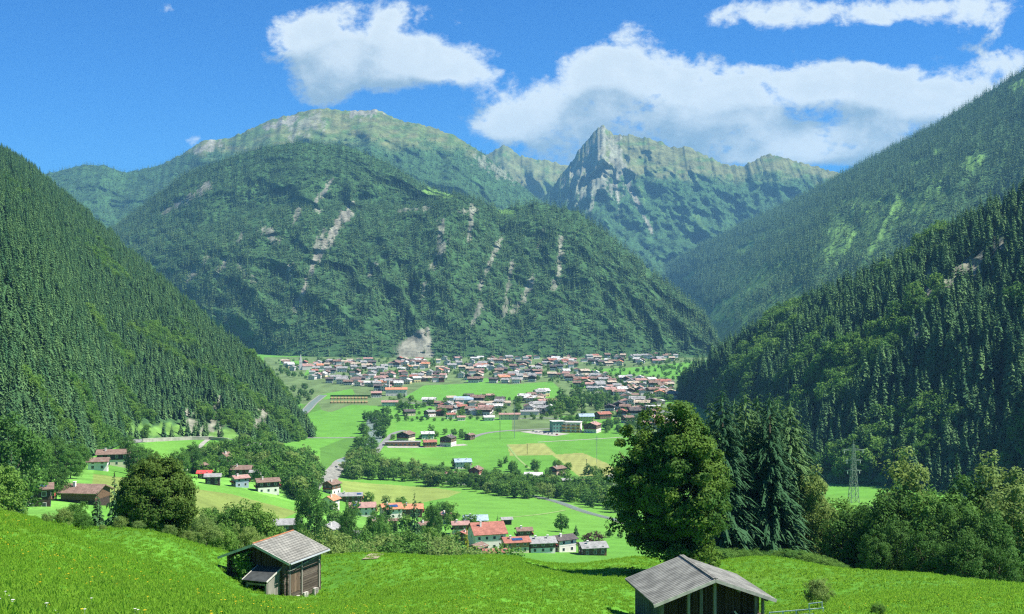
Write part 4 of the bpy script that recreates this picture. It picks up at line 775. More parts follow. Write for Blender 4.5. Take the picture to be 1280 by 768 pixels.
H(608, 686, 56, 18, 'red', 'white', 'white', 'largest red roofed house of the lower village, with white dormer wall', h=7, ratio=.9, rise=.62, balc=False)
H(580, 681, 24, 70, 'red', 'wood', 'wood', 'red roofed wing at the left of the largest house', h=5, balc=False)
H(596, 694, 27, 62, 'brown', 'darkwood', 'wood', 'brown gabled barn in front of the largest red house', h=3.6, balc=False, chim=0, cat='barn')
H(644, 691, 40, 14, 'red', 'cream', 'honey', 'lower red roofed house with solar panel, right of the largest one', h=4.8, solar=(-.2, .25), ratio=.8)
H(620, 697, 36, 8, 'red', 'white', 'white', 'long red lean roof along the meadow edge before the red houses', h=2.6, ratio=.45, balc=False, chim=0)
H(676, 691, 42, 12, 'grey', 'white', 'wood', 'grey roofed house between the red roofs and the white gable', h=4.6, chim=2)
H(704, 690, 38, 32, 'dark', 'white', 'white', 'white gabled house with blue black roof at the right of the village', h=5.6)
H(741, 694, 40, 12, 'grey', 'wood', 'wood', 'low grey roofed house at the right end of the lower village', h=3.6, balc=False)
H(531, 668, 22, 25, 'brown', 'white', 'wood', 'brown roofed chalet in the trees just left of the golden conifer', h=5)
H(575, 668, 24, 8, 'pink', 'white', 'wood', 'faded red roofed house tucked behind the golden conifer', h=5)
H(655, 676, 22, 10, 'brown', 'white', 'wood', 'brown roofed chalet standing behind the lower red roof', h=5)
H(470, 664, 20, 40, 'brown', 'white', 'darkwood', 'small dark chalet between the leafy trees below the pink roof', h=5)
H(633, 656, 15, 12, 'grey', 'darkwood', 'darkwood', 'small grey hay shed alone on the green meadow edge', h=3.2, balc=False, chim=0, wins=False, cat='shed')
H(357, 668, 42, 10, 'grey', 'stone', 'wood', 'wide grey roofed barn seen right above the log barn', h=5.5, balc=False, chim=0, ratio=.8, cat='barn', dz=-1)
# farms in mid valley
H(555, 601, 36, -14, 'pink', 'darkwood', 'darkwood', 'long red brown roofed timber barn beside the tree belt', h=5.5, ratio=.55, balc=False, chim=0, cat='barn')
H(578, 586, 26, 10, 'blue', 'white', 'white', 'white farmhouse with pale blue roof behind the red gabled one', h=6.5, chim=2)
H(595, 597, 20, 72, 'brown', 'pinkish', 'redwood', 'red timber gabled farmhouse with arched balconies', h=7, rise=.5)
H(608, 605, 19, 10, 'tan', 'white', 'darkwood', 'tan roofed farm building right of the red gabled one', h=4.5, balc=False)
H(667, 601, 26, -5, 'pale', 'wood', 'wood', 'pale grey roofed barn in the tree belt', h=4.5, balc=False, cat='barn')
H(697, 594, 24, 42, 'brown', 'pinkish', 'wood', 'brown chalet with flowered balcony at the edge of the mown strips', h=6)
H(726, 612, 17, 62, 'brown', 'honey', 'redwood', 'orange timber chalet among the trees left of the maple', h=6.5)
H(707, 606, 14, 20, 'grey', 'wood', 'wood', 'grey roofed shed just left of the orange timber chalet', h=4, balc=False, chim=0, wins=False, cat='shed')
H(766, 606, 19, 20, 'grey', 'white', 'blue', 'bluish white house with grey roof close to the maple', h=6.5)
H(779, 613, 18, 40, 'brown', 'wood', 'darkwood', 'dark chalet partly covered by the maple crown', h=5.5)
H(757, 620, 22, -6, 'pink', 'wood', 'wood', 'low faded red roofed barn below the bluish white house', h=3.2, balc=False, chim=0, wins=False, cat='barn')
H(507, 552, 26, 68, 'brown', 'cream', 'darkwood', 'wide brown gable of the guesthouse behind green terrace awnings', h=8, ratio=.9)
H(534, 549, 20, 10, 'pale', 'white', 'green', 'greenish grey house behind the small red brown roof', h=6)
H(537, 559, 20, 12, 'red', 'honey', 'wood', 'small red roofed timber house in the middle of the guesthouse row', h=5.5, ratio=.8)
H(560, 558, 23, 70, 'dark', 'white', 'wood', 'large white chalet with dark gable at the right of the guesthouse row', h=9, chim=2)
H(587, 550, 15, 55, 'brown', 'wood', 'darkwood', 'small brown chalet by the valley road', h=5.5)
H(741, 541, 26, 68, 'pink', 'white', 'wood', 'broad white hotel with rusty gabled roof right of the orange facade', h=9, chim=2)
H(733, 527, 22, 5, 'blue', 'yellow', 'yellow', 'yellow building with bright blue roof behind the hotel', h=6.5, balc=False)
H(754, 524, 24, 25, 'red', 'wood', 'wood', 'rusty red roofed chalet in the trees right of the yellow building', h=6.5)
H(792, 518, 20, 40, 'brown', 'yellow', 'wood', 'yellow walled chalet with brown roof above the maple', h=8)
H(785, 529, 19, 25, 'brown', 'white', 'wood', 'brown roofed chalet lower left of the yellow walled one', h=7)
H(821, 530, 21, 18, 'pink', 'blue', 'blue', 'bluish chalet with rusty roof touching the top of the maple', h=8)
H(806, 536, 22, 35, 'brown', 'blue', 'wood', 'brown roofed house just above the maple top', h=6.5)
H(830, 541, 16, 30, 'brown', 'white', 'white', 'white house half hidden by the right part of the maple top', h=6)
H(511, 520, 19, 20, 'dark', 'cream', 'wood', 'lone dark roofed chalet before the mid valley hedge', h=6)
H(537, 521, 17, 40, 'grey', 'white', 'wood', 'grey roofed chalet at the left of the mid valley group', h=6.5)
H(563, 524, 14, 15, 'red', 'white', 'white', 'red roofed white house at the front of the mid valley group', h=6)
H(577, 514, 16, 10, 'red', 'white', 'wood', 'wide red roofed house behind in the mid valley group', h=6.5)
H(590, 518, 12, 20, 'grey', 'white', 'white', 'grey roofed white house in the mid valley group', h=5.5)
H(576, 526, 13, 15, 'pink', 'white', 'white', 'pinkish roofed bungalow at the mid valley hedge', h=4.5, balc=False)
H(611, 526, 16, 8, 'pale', 'white', 'white', 'low white bungalow at the right of the mid valley group', h=4.5, balc=False)
H(549, 508, 14, 5, 'brown', 'white', 'wood', 'brown roofed house at the back left of the mid valley group', h=5.5)
H(586, 499, 14, 5, 'dark', 'darkwood', 'darkwood', 'dark barn standing behind the blue vaulted hall', h=6, balc=False, chim=0, cat='barn')
H(612, 499, 14, 20, 'pink', 'wood', 'wood', 'rusty roofed farmhouse behind the long orange roof', h=6)
H(637, 525, 30, 4, 'pink', 'cream', 'cream', 'long cream building with faded red roof in mid valley', h=7, ratio=.3, balc=False)
H(662, 519, 26, 4, 'grey', 'white', 'white', 'long grey roofed hall right of the cream building', h=5, ratio=.35, balc=False, wins=False)
H(495, 495, 32, 6, 'orange', 'white', 'white', 'big white hotel with long orange roof at the town edge', h=10, ratio=.45, balc=False, chim=2)
H(470, 497, 16, 8, 'pink', 'white', 'wood', 'rusty roofed white house left of the white tower', h=7)
H(487, 508, 24, 5, 'pink', 'white', 'blue', 'pinkish roofed hall with white base at the road into town', h=6, ratio=.5, balc=False)

# blocks with flat roofs
def block(px, py, wpx, deg, h, dep, wall, label, cat='building', roofm='pale', cols=5, rows_=2, panel=None, vault=False):
    P = at(px, py, 400); w = wpx * P[1] / F; e = empty('flat_roofed_building' if not vault else 'vaulted_hall', (P[0], P[1] + dep / 2, P[2] - .1), R(deg), label, cat)
    m = MB(); m.box(-w / 2, w / 2, -dep / 2, dep / 2, -1, h); m.build('wall', WM[wall], e)
    r = MB()
    if vault:
        n = 8; pts = [(-math.cos(math.pi * i / n) * (dep / 2 + .5), h + math.sin(math.pi * i / n) * dep * .22) for i in range(n + 1)]
        for (a, za), (b, zb) in zip(pts, pts[1:]): r.slab([(-w / 2 - .5, a, za + .3), (w / 2 + .5, a, za + .3), (w / 2 + .5, b, zb + .3), (-w / 2 - .5, b, zb + .3)], .25)
    else: r.box(-w / 2 - .6, w / 2 + .6, -dep / 2 - .6, dep / 2 + .6, h, h + .45)
    r.build('roof', RM[roofm], e)
    for i in range(cols):
        for j in range(rows_):
            z = .9 + (h - 1) * j / rows_; xx = -w / 2 + w * (i + .5) / cols
            if panel:
                m = MB(); m.box(xx - w / cols * .42, xx + w / cols * .42, -dep / 2 - 1.2, -dep / 2 - 1.08, z - .6, z + .5); m.box(xx - w / cols * .42, xx + w / cols * .42, -dep / 2 - 1.2, -dep / 2, z - .75, z - .603); m.build('balcony', WM[panel], e)
            window(e, xx, -dep / 2, z, -2, w / cols * .55, min(1.6, (h - 1) / rows_ * .55))
    return e
block(697, 541, 16, 12, 12, 14, 'green', 'glass and grey block at the left of the modern hotel', cols=4, rows_=3)
block(715, 541, 24, -10, 11, 14, 'white', 'modern hotel block with orange balcony panels', cols=4, rows_=3, panel='orange')
block(818, 517, 18, 8, 9, 16, 'white', 'white flat roofed block behind the bluish chalet', cols=4, rows_=2)
block(806, 506, 50, 3, 5, 22, 'stone', 'long pale flat roofed hall at the right edge of the town', cols=6, rows_=1)
block(579, 505, 24, 3, 5, 20, 'green', 'hall with a blue green vaulted roof in mid valley', cols=5, rows_=1, roofm='blue', vault=True)
block(615, 508, 46, 3, 4.5, 30, 'cream', 'very long low building with orange tan roof in mid valley', cols=8, rows_=1, roofm='tan')
block(503, 558, 44, 4, 4, 10, 'honey', 'terrace wing with green awnings before the guesthouse', cols=8, rows_=1, roofm='grey')
block(485, 492, 3.2, 0, 20, 5, 'white', 'narrow white tower in front of the orange roofed hotel', cat='tower', cols=1, rows_=4)

# far town: several hundred small houses, each an object of its own
def far_house(me, x, y, z, s, rz, label, group):
    o = bpy.data.objects.new('town_house', me); COL.objects.link(o); o.location = (x, y, z - .2); o.scale = s; o.rotation_euler = (0, 0, rz); tag(o, label, 'house', group); return o
def far_mesh(roof, wall, up):
    m = MB(); m.box(-.5, .5, -.5, .5, -.2, .55, 0); v = [(-.51, -.51, .55), (-.51, .51, .55), (-.51, .51, 1), (-.51, 0, 1.32), (-.51, -.51, 1)]; v += [(-a, b, z) for a, b, z in v]
    m.poly(v, [(0, 1, 2, 3, 4), (9, 8, 7, 6, 5), (0, 5, 6, 1), (1, 6, 7, 2), (4, 9, 5, 0)], 1); gable_roof(m, 1, 1, 1.01, .32, .1, .1, .05, 2)
    for i in range(4):
        for z in (.12, .66): m.box(-.42 + i * .24, -.32 + i * .24, -.525, -.5, z, z + .2, 3)
    for i in range(3):
        for z in (.12, .62): m.box(.5, .53, -.34 + i * .28, -.22 + i * .28, z, z + .2, 3); m.box(-.53, -.5, -.34 + i * .28, -.22 + i * .28, z, z + .2, 3)
    m.box(.2, .27, .1, .17, 1.1, 1.45, 0)
    o = m.build('town_house', [WM[wall], WM[up], RM[roof], M['glass']]); me = o.data; bpy.data.objects.remove(o); return me
FH = [('red', far_mesh('red', 'white', 'wood'), 'red', 2), ('pink', far_mesh('pink', 'white', 'white'), 'faded red', 3), ('brown', far_mesh('brown', 'white', 'wood'), 'brown', 5), ('grey', far_mesh('grey', 'white', 'white'), 'grey', 7), ('orange', far_mesh('orange', 'cream', 'cream'), 'orange', 1), ('dark', far_mesh('dark', 'white', 'darkwood'), 'dark', 3), ('tan', far_mesh('tan', 'cream', 'wood'), 'tan', 4), ('pale', far_mesh('pale', 'yellow', 'white'), 'pale', 4)]
def town():
    rg = random.Random(12); bag = [i for i, f in enumerate(FH) for _ in range(f[3])]
    zones = [([(345, 455), (470, 452), (560, 450), (560, 463), (470, 467), (365, 464)], 50, 'far left town under the mountain foot'), ([(560, 450), (700, 449), (740, 448), (740, 462), (640, 466), (560, 462)], 50, 'far middle town under the mountain foot'),
             ([(385, 466), (470, 468), (525, 469), (512, 482), (480, 490), (440, 484), (385, 478)], 36, 'left part of town by the river'), ([(520, 466), (640, 466), (690, 468), (700, 474), (650, 480), (520, 480)], 36, 'town middle above the long meadow'),
             ([(700, 464), (745, 470), (835, 476), (840, 496), (770, 496), (730, 488), (700, 476)], 52, 'right part of town beside the wooded hill'), ([(740, 447), (880, 446), (850, 452), (800, 457), (745, 459)], 26, 'far right rows of town below the forest'), ([(650, 497), (690, 495), (690, 503), (655, 507)], 7, 'cluster left of the tall tree clump'), ([(715, 498), (770, 497), (845, 498), (840, 540), (800, 535), (765, 515)], 16, 'among trees near the maple top'), ([(532, 500), (640, 503), (690, 507), (690, 518), (620, 520), (545, 521)], 20, 'middle of the valley above the hedge')]
    n = 0
    for poly, cnt, where in zones:
        for x, y in scatter_px(poly, cnt, 31 + cnt, 4.2):
            k, me, col, _ = FH[rg.choice(bag)]; P = at(x, y, 900); w = rg.uniform(11, 19); d = rg.uniform(10, 14)
            far_house(me, P[0], P[1], P[2], (w, d, rg.uniform(6.5, 9.5)), rg.choice([0, .15, -.2, 1.5, 1.4, .4]), 'small %s roofed house, %s' % (col, where), '%s roofed houses in the %s' % (col, where)); n += 1
    _cnt['town'] = n; mb = MB(); rg = random.Random(77); names = list(RM); mats = [RM[k] for k in ('pink', 'brown', 'grey', 'red', 'dark', 'tan')] + [WM['white'], WM['wood']]
    for poly, cnt, where in zones:      # the remaining houses between the counted ones: far smaller in the picture
        for x, y in scatter_px(poly, int(cnt * .55), 5 + cnt, 3.0):
            P = at(x + 2, y - 1, 900); w = rg.uniform(8, 14) / 2; d = rg.uniform(8, 11) / 2; h = rg.uniform(5, 8); c, s_ = math.cos(.2), math.sin(.2); rc = rg.choice([0, 1, 1, 2, 2, 2, 3, 4, 5])
            def q(a, b, z): return (P[0] + a * c - b * s_, P[1] + a * s_ + b * c, P[2] + z)
            bx = [q(a, b, z) for a in (-w, w) for b in (-d, d) for z in (-1, h)]; mb.poly(bx, [(0, 1, 3, 2), (4, 6, 7, 5), (0, 4, 5, 1), (2, 3, 7, 6)], rg.choice([6, 6, 7]))
            if rg.random() < .5: r = [q(-w - 1, -d - 1, h), q(w + 1, -d - 1, h), q(w + 1, d + 1, h), q(-w - 1, d + 1, h), q(-w - 1, 0, h + 2.4), q(w + 1, 0, h + 2.4)]; f = [(0, 1, 5, 4), (2, 3, 4, 5), (0, 4, 3), (1, 2, 5)]
            else: r = [q(-w - 1, -d - 1, h), q(-w - 1, d + 1, h), q(w + 1, d + 1, h), q(w + 1, -d - 1, h), q(0, -d - 1, h + 2.4), q(0, d + 1, h + 2.4)]; f = [(0, 1, 5, 4), (2, 3, 4, 5), (0, 4, 3), (1, 2, 5)]
            mb.poly(r, f, rc)
    tag(mb.build('town_background_houses', mats), 'remaining mass of tiny houses packed between the rows of the far town', None, None, 'stuff')
town()
def church():
    P = W(376, 462, 2500); P[2] = 0; e = empty('church', P, .2, 'village church with white tower and thin pointed spire', 'church')
    m = MB(); m.box(-3, 3, -3, 3, 0, 15); m.build('tower', WM['white'], e); m = MB(); b = 3.3; m.poly([(-b, -b, 15), (b, -b, 15), (b, b, 15), (-b, b, 15), (0, 0, 33)], [(0, 1, 4), (1, 2, 4), (2, 3, 4), (3, 0, 4), (3, 2, 1, 0)]); m.build('spire', RM['pale'], e)
    m = MB(); m.box(3, 23, -5, 5, 0, 8); m.build('nave', WM['white'], e); m = MB(); gable_roof(m, 20, 10, 8, 5, .1, .4); o = m.build('roof', RM['pink'], e); o.location.x = 13.3
church()
# ------------------------------------------------------------------ the two barns on the near meadow
def boards(name, c, w=.16, horiz=False, vary=.35):
    """weathered boards or logs: every one its own tone, with dark joints"""
    def fn(t, b):
        tc = t.add('ShaderNodeTexCoord').outputs['Object']; sp = t.add('ShaderNodeSeparateXYZ'); t.l.new(tc, sp.inputs[0])
        v = sp.outputs[2] if horiz else t.m('ADD', sp.outputs[0], t.m('MULTIPLY', sp.outputs[1], 1.0))
        q = t.m('DIVIDE', v, w); fr = t.m('FRACT', q); idx = t.m('FLOOR', q); wn = t.add('ShaderNodeTexWhiteNoise', noise_dimensions='1D'); t.l.new(idx, wn.inputs['W'])
        mp = t.add('ShaderNodeMapping'); mp.inputs['Scale'].default_value = (.6, .6, 9) if horiz else (9, 9, .6); t.l.new(tc, mp.inputs[0]); n = t.noise(mp.outputs[0], 1.6, 5, .7)
        k = t.m('MULTIPLY', t.m('ADD', t.ramp(wn.outputs[0], 0, 1, 1 - vary, 1 + vary, False), t.ramp(n, .3, .7, -.3, .3)), t.ramp(t.m('ABSOLUTE', t.m('SUBTRACT', fr, .5)), .42, .5, 1, .25))
        cb = t.add('ShaderNodeCombineColor'); [t.l.new(k, cb.inputs[i]) for i in range(3)]
        return t.mix(1.0, c + (1,), cb.outputs[0], 'MULTIPLY')
    return mat(name, fn, .9, .15)
M['logs'] = boards('weathered_logs', (.11, .09, .072), .21, True); M['oldboard'] = boards('grey_boards', (.26, .245, .21), .17); M['darkboard'] = boards('dark_boards', (.06, .045, .035), .19)
M['greenboard'] = boards('greenish_boards', (.13, .14, .10), .2); M['newboard'] = boards('brown_boards', (.16, .115, .08), .18)
M['shingle'] = tiles('wood_shingles', (.19, .19, .165), (.265, .26, .225), 2.4, .22, True); M['corr'] = plain('weathered_sheet', (.225, .225, .195), .75, .25, 1.2); M['tar'] = plain('tar_felt', (.05, .055, .055), .7, .25, 2)
M['trim'] = plain('pale_trim', (.5, .48, .42), .8, .15, 3); M['rust'] = plain('rusty_edge', (.42, .17, .08), .8, .3, 3); M['rail'] = plain('blue_grey_steel', (.5, .6, .62), .5, .1, 2, .5)
rb = random.Random(3)
def log_barn():
    base = W(317.5, 674.7, 100); e = empty('log_barn', (base[0], base[1], base[2] - 3.85), R(-22), 'small dark log barn with shingled roof and lean-to shed on the left of the meadow', 'barn')
    w, l = 2.65, 5.0; he, hr = 2.35, 1.3            # half width, length back, eave height, rise (local y = along the ridge, away from the camera)
    y0, y1 = .55, .55 + l; slope = hr / 3.35
    # log walls with crossing ends
    for nm, side in (('log_wall', 1), ('log_wall', -1)):
        m = MB(); z = -1.2
        while z < he - .05:
            t_ = .2 + rb.uniform(-.015, .015); x = side * w + rb.uniform(-.02, .02); m.box(x - .09, x + .09, y0 - .28 - rb.uniform(0, .12), y1 + .3, z, z + t_ - .02); z += t_
        m.build(nm, M['logs'], e)
    m = MB(); m.poly([(-w + .1, y1, -1.2), (w - .1, y1, -1.2), (w - .1, y1, he), (0, y1, he + hr - .3), (-w + .1, y1, he)], [(0, 1, 2, 3, 4)]); m.build('back_wall', M['darkboard'], e)
    m = MB(); z = -1.4
    while z < 1.25:
        t_ = .2 + rb.uniform(-.015, .015); y = y0 + rb.uniform(-.02, .02); m.box(-w - .25, w + .25, y - .09, y + .09, z + .1, z + t_ + .08); z += t_
    m.build('gable_log_wall', M['logs'], e)
    m = MB(); n = 26
    for i in range(n):
        x = -w + 2 * w * i / n; xm = x + w / n; top = he + slope * (3.35 - abs(xm)) - .28; m.box(x + .012, x + 2 * w / n - .012, y0 - .05 + rb.uniform(-.015, .015), y0 + .02, 1.15 - rb.uniform(0, .1), top)
    m.build('gable_boards', M['darkboard'], e)
    r = MB(); Y0, Y1 = -.1, 6.0; lo = he - .12
    for sg in (1, -1): r.slab([(sg * 3.4, Y0, lo), (sg * 3.4, Y1, lo), (0, Y1, lo + hr), (0, Y0, lo + hr)], .09)
    ro = r.build('roof', M['shingle'], e)
    m = MB()
    for sg in (1, -1): m.bar((sg * 3.42, Y0 - .04, lo - .1), (0, Y0 - .04, lo + hr - .1), .05, .2); m.bar((sg * 3.42, Y1 + .04, lo - .1), (0, Y1 + .04, lo + hr - .1), .05, .2)
    m.build('bargeboard', M['trim'], ro); m = MB(); m.bar((3.5, Y0, lo - .08), (3.5, Y1, lo - .08), .12, .1); m.build('gutter', M['metal'], ro)
    m = MB(); m.bar((-.06, Y0, lo + hr + .03), (-.06, Y1, lo + hr + .03), .12, .05); m.build('ridge_board', M['rust'], ro)
    for sg in (1, -1):
        for f in (.15, .95): m = MB(); m.bar((sg * w * f + (0 if f < .5 else 0), Y0 + .1, lo + hr - slope * w * f - .22), (sg * w * f, y0 + .2, lo + hr - slope * w * f - .22), .14, .16); m.build('rafter', M['oldboard'], ro)
    # brown plank door and struts on the right long side
    m = MB(); n = 7
    for i in range(n): yy = y0 + .55 + i * .19; m.box(w + .1, w + .14, yy, yy + .175, -.5, 1.25 - rb.uniform(0, .1))
    m.bar((w + .16, y0 + .6, -.3), (w + .16, y0 + 1.8, .95), .03, .12); d = m.build('door', M['newboard'], e)
    for yy in (y0 + .25, y0 + 2.1, y1 - .2): m = MB(); m.box(w + .09, w + .2, yy, yy + .14, -.9, he - .1); m.build('post', M['oldboard'], e)
    m = MB(); m.bar((w + .17, y0 + .2, 1.35), (w + .17, y1 - .1, 1.75), .05, .12); m.build('brace', M['oldboard'], e)
    m = MB()
    for i in range(16): a = rb.uniform(-w, w); s = rb.uniform(.15, .32); m.box(a, a + s * 1.5, y0 - .32, y0 + .1, -1.3, -.72 + s * .4)
    for i in range(12): a = rb.uniform(y0, y1); s = rb.uniform(.15, .3); m.box(w - .1, w + .3, a, a + s * 1.5, -1.6, -.95 + s * .4)
    m.build('stone_footing', WM['stone'], e)
    # lean-to on the right half of the gable
    x0, x1, yf = .35, 2.2, -1.6
    m = MB(); m.slab([(x0 - .25, yf - .2, 1.0), (x1 + .15, yf - .2, 1.0), (x1 + .15, y0 - .12, 1.7), (x0 - .25, y0 - .12, 1.7)], .07); lr = m.build('lean_to_roof', M['tar'], e)
    m = MB(); m.bar((x0 - .27, yf - .2, .98), (x0 - .27, y0 - .12, 1.68), .05, .12); m.bar((x1 + .17, yf - .2, .98), (x1 + .17, y0 - .12, 1.68), .05, .12); m.build('lean_to_trim', M['trim'], lr)
    m = MB(); n = 12
    for i in range(n): yy = yf + (y0 - .15 - yf) * i / n; top = .96 + .64 * (i + .5) / n; m.box(x1, x1 + .035, yy + .008, yy + (y0 - .15 - yf) / n - .008, -1.25, top)
    m.build('lean_to_wall', M['oldboard'], e)
    m = MB(); m.box(x0, x0 + .12, yf, yf + .12, -1.2, .8); m.box(x0, x1, yf, yf + .1, .62, .78); m.box(x1 - .12, x1 - .004, yf, yf + .12, -1.2, .78); m.build('lean_to_frame', M['oldboard'], e)
    return e
log_barn()
def ivy():
    rng = np.random.default_rng(4); ca, sa = math.cos(R(-22)), math.sin(R(-22)); base = W(317.5, 674.7, 100); C = []
    for i in range(2600):
        f = rng.random(); x = -1.35 + .9 * math.sin(f * 5) * .5 + rng.normal() * (.45 - .12 * f) + .55 * f; z = -.9 + 3.9 * f
        if z > 2.35 + .38 * (3.35 - abs(x)) - .55: continue
        y = .30 - abs(rng.normal()) * .42 * (1.2 - .5 * f); C.append((x, y, z))
    C = np.array(C); N = np.tile([0, -1, .5], (len(C), 1)); V, Fq = quads_at(rng, C, N, .2)
    e = empty('climbing_shrub', (base[0], base[1], base[2] - 3.85), R(-22), 'leafy green shrub climbing the dark gable of the log barn', 'shrub'); new_mesh('foliage', V, Fq, M['leaf'], e)
    m = MB(); m.bar((-1.5, .25, -1.2), (-1.1, .3, 1.0), .07); m.bar((-1.1, .3, 1.0), (-.6, .35, 2.4), .05); m.build('stem', M['bark'], e)
ivy()
def shingle_barn():
    base = W(894.5, 723.4, 75); e = empty('timber_barn', (base[0], base[1], base[2] - 4.0), R(9.6), 'larger timber barn with wide grey ridged roof and open gable, cut by the bottom edge', 'barn')
    hr = 1.38; lo = 2.55; sl = hr / 3.85; Y0, Y1 = 0, 6.9
    r = MB()
    for sg in (1, -1):
        n = 22; n = 23 if sg < 0 else 23
        for i in range(n):                                  # ribs of the sheeting run from ridge to eave
            ya = Y0 + (Y1 - Y0) * i / n; yb = Y0 + (Y1 - Y0) * (i + 1) / n; ym = ya + .085
            r.poly([(sg * 3.85, ym, lo + .055), (0, ym, lo + hr + .055), (0, yb, lo + hr + .055), (sg * 3.85, yb, lo + .055)], [(0, 1, 2, 3)])
            r.poly([(sg * 3.85, ym, lo), (0, ym, lo + hr), (0, ym, lo + hr + .055), (sg * 3.85, ym, lo + .055)], [(0, 1, 2, 3)]); r.poly([(sg * 3.85, ym, lo), (sg * 3.85, yb, lo), (sg * 3.85, yb, lo + .055), (sg * 3.85, ym, lo + .055)], [(0, 1, 2, 3)])
        r.slab([(sg * 3.84, Y0 + .01, lo - .01), (sg * 3.84, Y1, lo - .01), (0, Y1, lo + hr - .01), (0, Y0 + .01, lo + hr - .01)], .1, 1)
    ro = r.build('roof', [M['corr'], M['tar']], e)
    m = MB()
    for i in range(23): ya = Y0 + .3 * i; m.box(-.14, .16, ya + .01, ya + .27, lo + hr + .02 + rb.uniform(0, .03), lo + hr + .1)
    m.build('ridge_cap', M['shingle'], ro); m = MB()
    for sg in (1, -1): m.bar((sg * 3.88, Y0 - .03, lo - .06), (0, Y0 - .03, lo + hr - .06), .05, .2)
    m.build('bargeboard', M['trim'], ro)
    for f in (.0, .45, .95, -.45, -.95):
        m = MB(); m.bar((3.5 * f, Y0 + .1, lo + hr - sl * abs(3.5 * f) - .2), (3.5 * f, Y0 + 1.7, lo + hr - sl * abs(3.5 * f) - .2), .15, .17); m.build('purlin', M['oldboard'], ro)
    yb = 1.35; w = 3.2
    m = MB(); z = -1.6
    while z < 1.3: t_ = .21 + rb.uniform(-.02, .02); m.box(-w - .2, w + .2, yb - .09 + rb.uniform(-.02, .02), yb + .1, z + .1, z + t_ + .08); z += t_
    m.build('gable_log_wall', M['logs'], e)
    m = MB(); n = 30
    for i in range(n): x = -w + 2 * w * i / n; xm = x + w / n; m.box(x + .01, x + 2 * w / n - .01, yb + .02, yb + .06, 1.2, lo + hr - sl * abs(xm) - .15)
    m.build('gable_boards', M['darkboard'], e)
    m = MB(); n = 30
    for i in range(n): y = .5 + (Y1 - .9) * i / n; m.box(-w - .06 + rb.uniform(-.01, .01), -w, y + .01, y + (Y1 - .9) / n - .008, -1.6, lo + .12)
    m.build('side_wall', M['greenboard'], e); m = MB(); m.box(-w - .10, -w - .075, 2.1, 2.7, .6, 1.3); m.build('hatch', M['darkboard'], e)
    m = MB(); m.box(w - .02, w + .08, yb, Y1 - .4, -1.6, lo + .1); m.box(-w, w, Y1 - .45, Y1 - .38, -1.6, lo); m.build('rear_wall', M['darkboard'], e)
    for x in (-w, -1.55, -.75, .12, 2.75, w): m = MB(); m.box(x - .08, x + .08, .42, .58, -1.6, lo + hr - sl * abs(x) - .2); m.build('post', M['oldboard'], e)
    m = MB(); m.box(-1.6, w + .1, .4, yb, -.12, 0.0); m.box(-1.6, w + .1, .38, .47, .62, .78); m.build('balcony_floor', M['trim'], e)
    m = MB(); m.bar((1.35, .45, 1.85), (1.95, .45, 1.15), .06, .1); m.build('strut', M['trim'], e)
    m = MB()
    for i in range(10): x = 1.3 + i * .16; m.box(x, x + .11, .5, .6, .0, rb.uniform(.4, .6))
    m.build('stored_boards', M['newboard'], e)
    for x, wd in ((-1.3, .5), (.6, .7)): m = MB(); m.box(x, x + wd, yb - .14, yb - .11, .25, 1.25); m.build('door', M['newboard'], e)
    return e
shingle_barn()
# steel railing right of the timber barn
def railing():
    a = W(962, 766, 74); b = W(1029, 760.5, 73); e = empty('metal_railing', (0, 0, 0), 0, 'pale blue grey steel tube railing beside the timber barn at the bottom edge', 'railing'); e.location = a
    d = Vector(b - a); m = MB()
    for z in (0, -.28, -.56): m.bar((0, 0, z), tuple(d + Vector((0, 0, z))), .05)
    m.build('rail', M['rail'], e)
    for f in (0, .25, .5, .75, 1): m = MB(); p = d * f; m.bar((p.x, p.y, p.z + .03), (p.x, p.y, p.z - 1.9), .06); m.build('post', M['rail'], e)
    m = MB(); p = d * .74; q = d * .98; m.bar((p.x, p.y, p.z + .33), (q.x, q.y, q.z + .36), .05); m.bar((p.x, p.y, p.z + .35), (p.x, p.y, p.z), .05); m.bar((q.x, q.y, q.z + .38), (q.x, q.y, q.z), .05); m.build('raised_frame', M['rail'], e)
railing()
def wire_fence():
    pts = [(1140, 770, 68), (1157, 764, 70), (1186, 755, 76), (1212, 748, 80), (1247, 743, 82), (1285, 739, 84)]; P = [Vector(W(*p)) for p in pts]
    e = empty('wire_fence', P[0], 0, 'thin electric wire fence on slim posts at the lower right of the meadow', 'fence'); o = P[0]
    for p in P: g = float(ground(p.x, p.y)); q = p - o; m = MB(); m.bar((q.x, q.y, q.z + .03), (q.x, q.y, min(g - o.z, q.z - .5) - .3), .045); m.build('post', M['trim'], e)
    for dz in (0, -.35):
        m = MB()
        for a, b in zip(P, P[1:]): m.bar(a - o + Vector((0, 0, dz)), b - o + Vector((0, 0, dz)), .022)
        m.build('wire', M['trim'], e)
wire_fence()
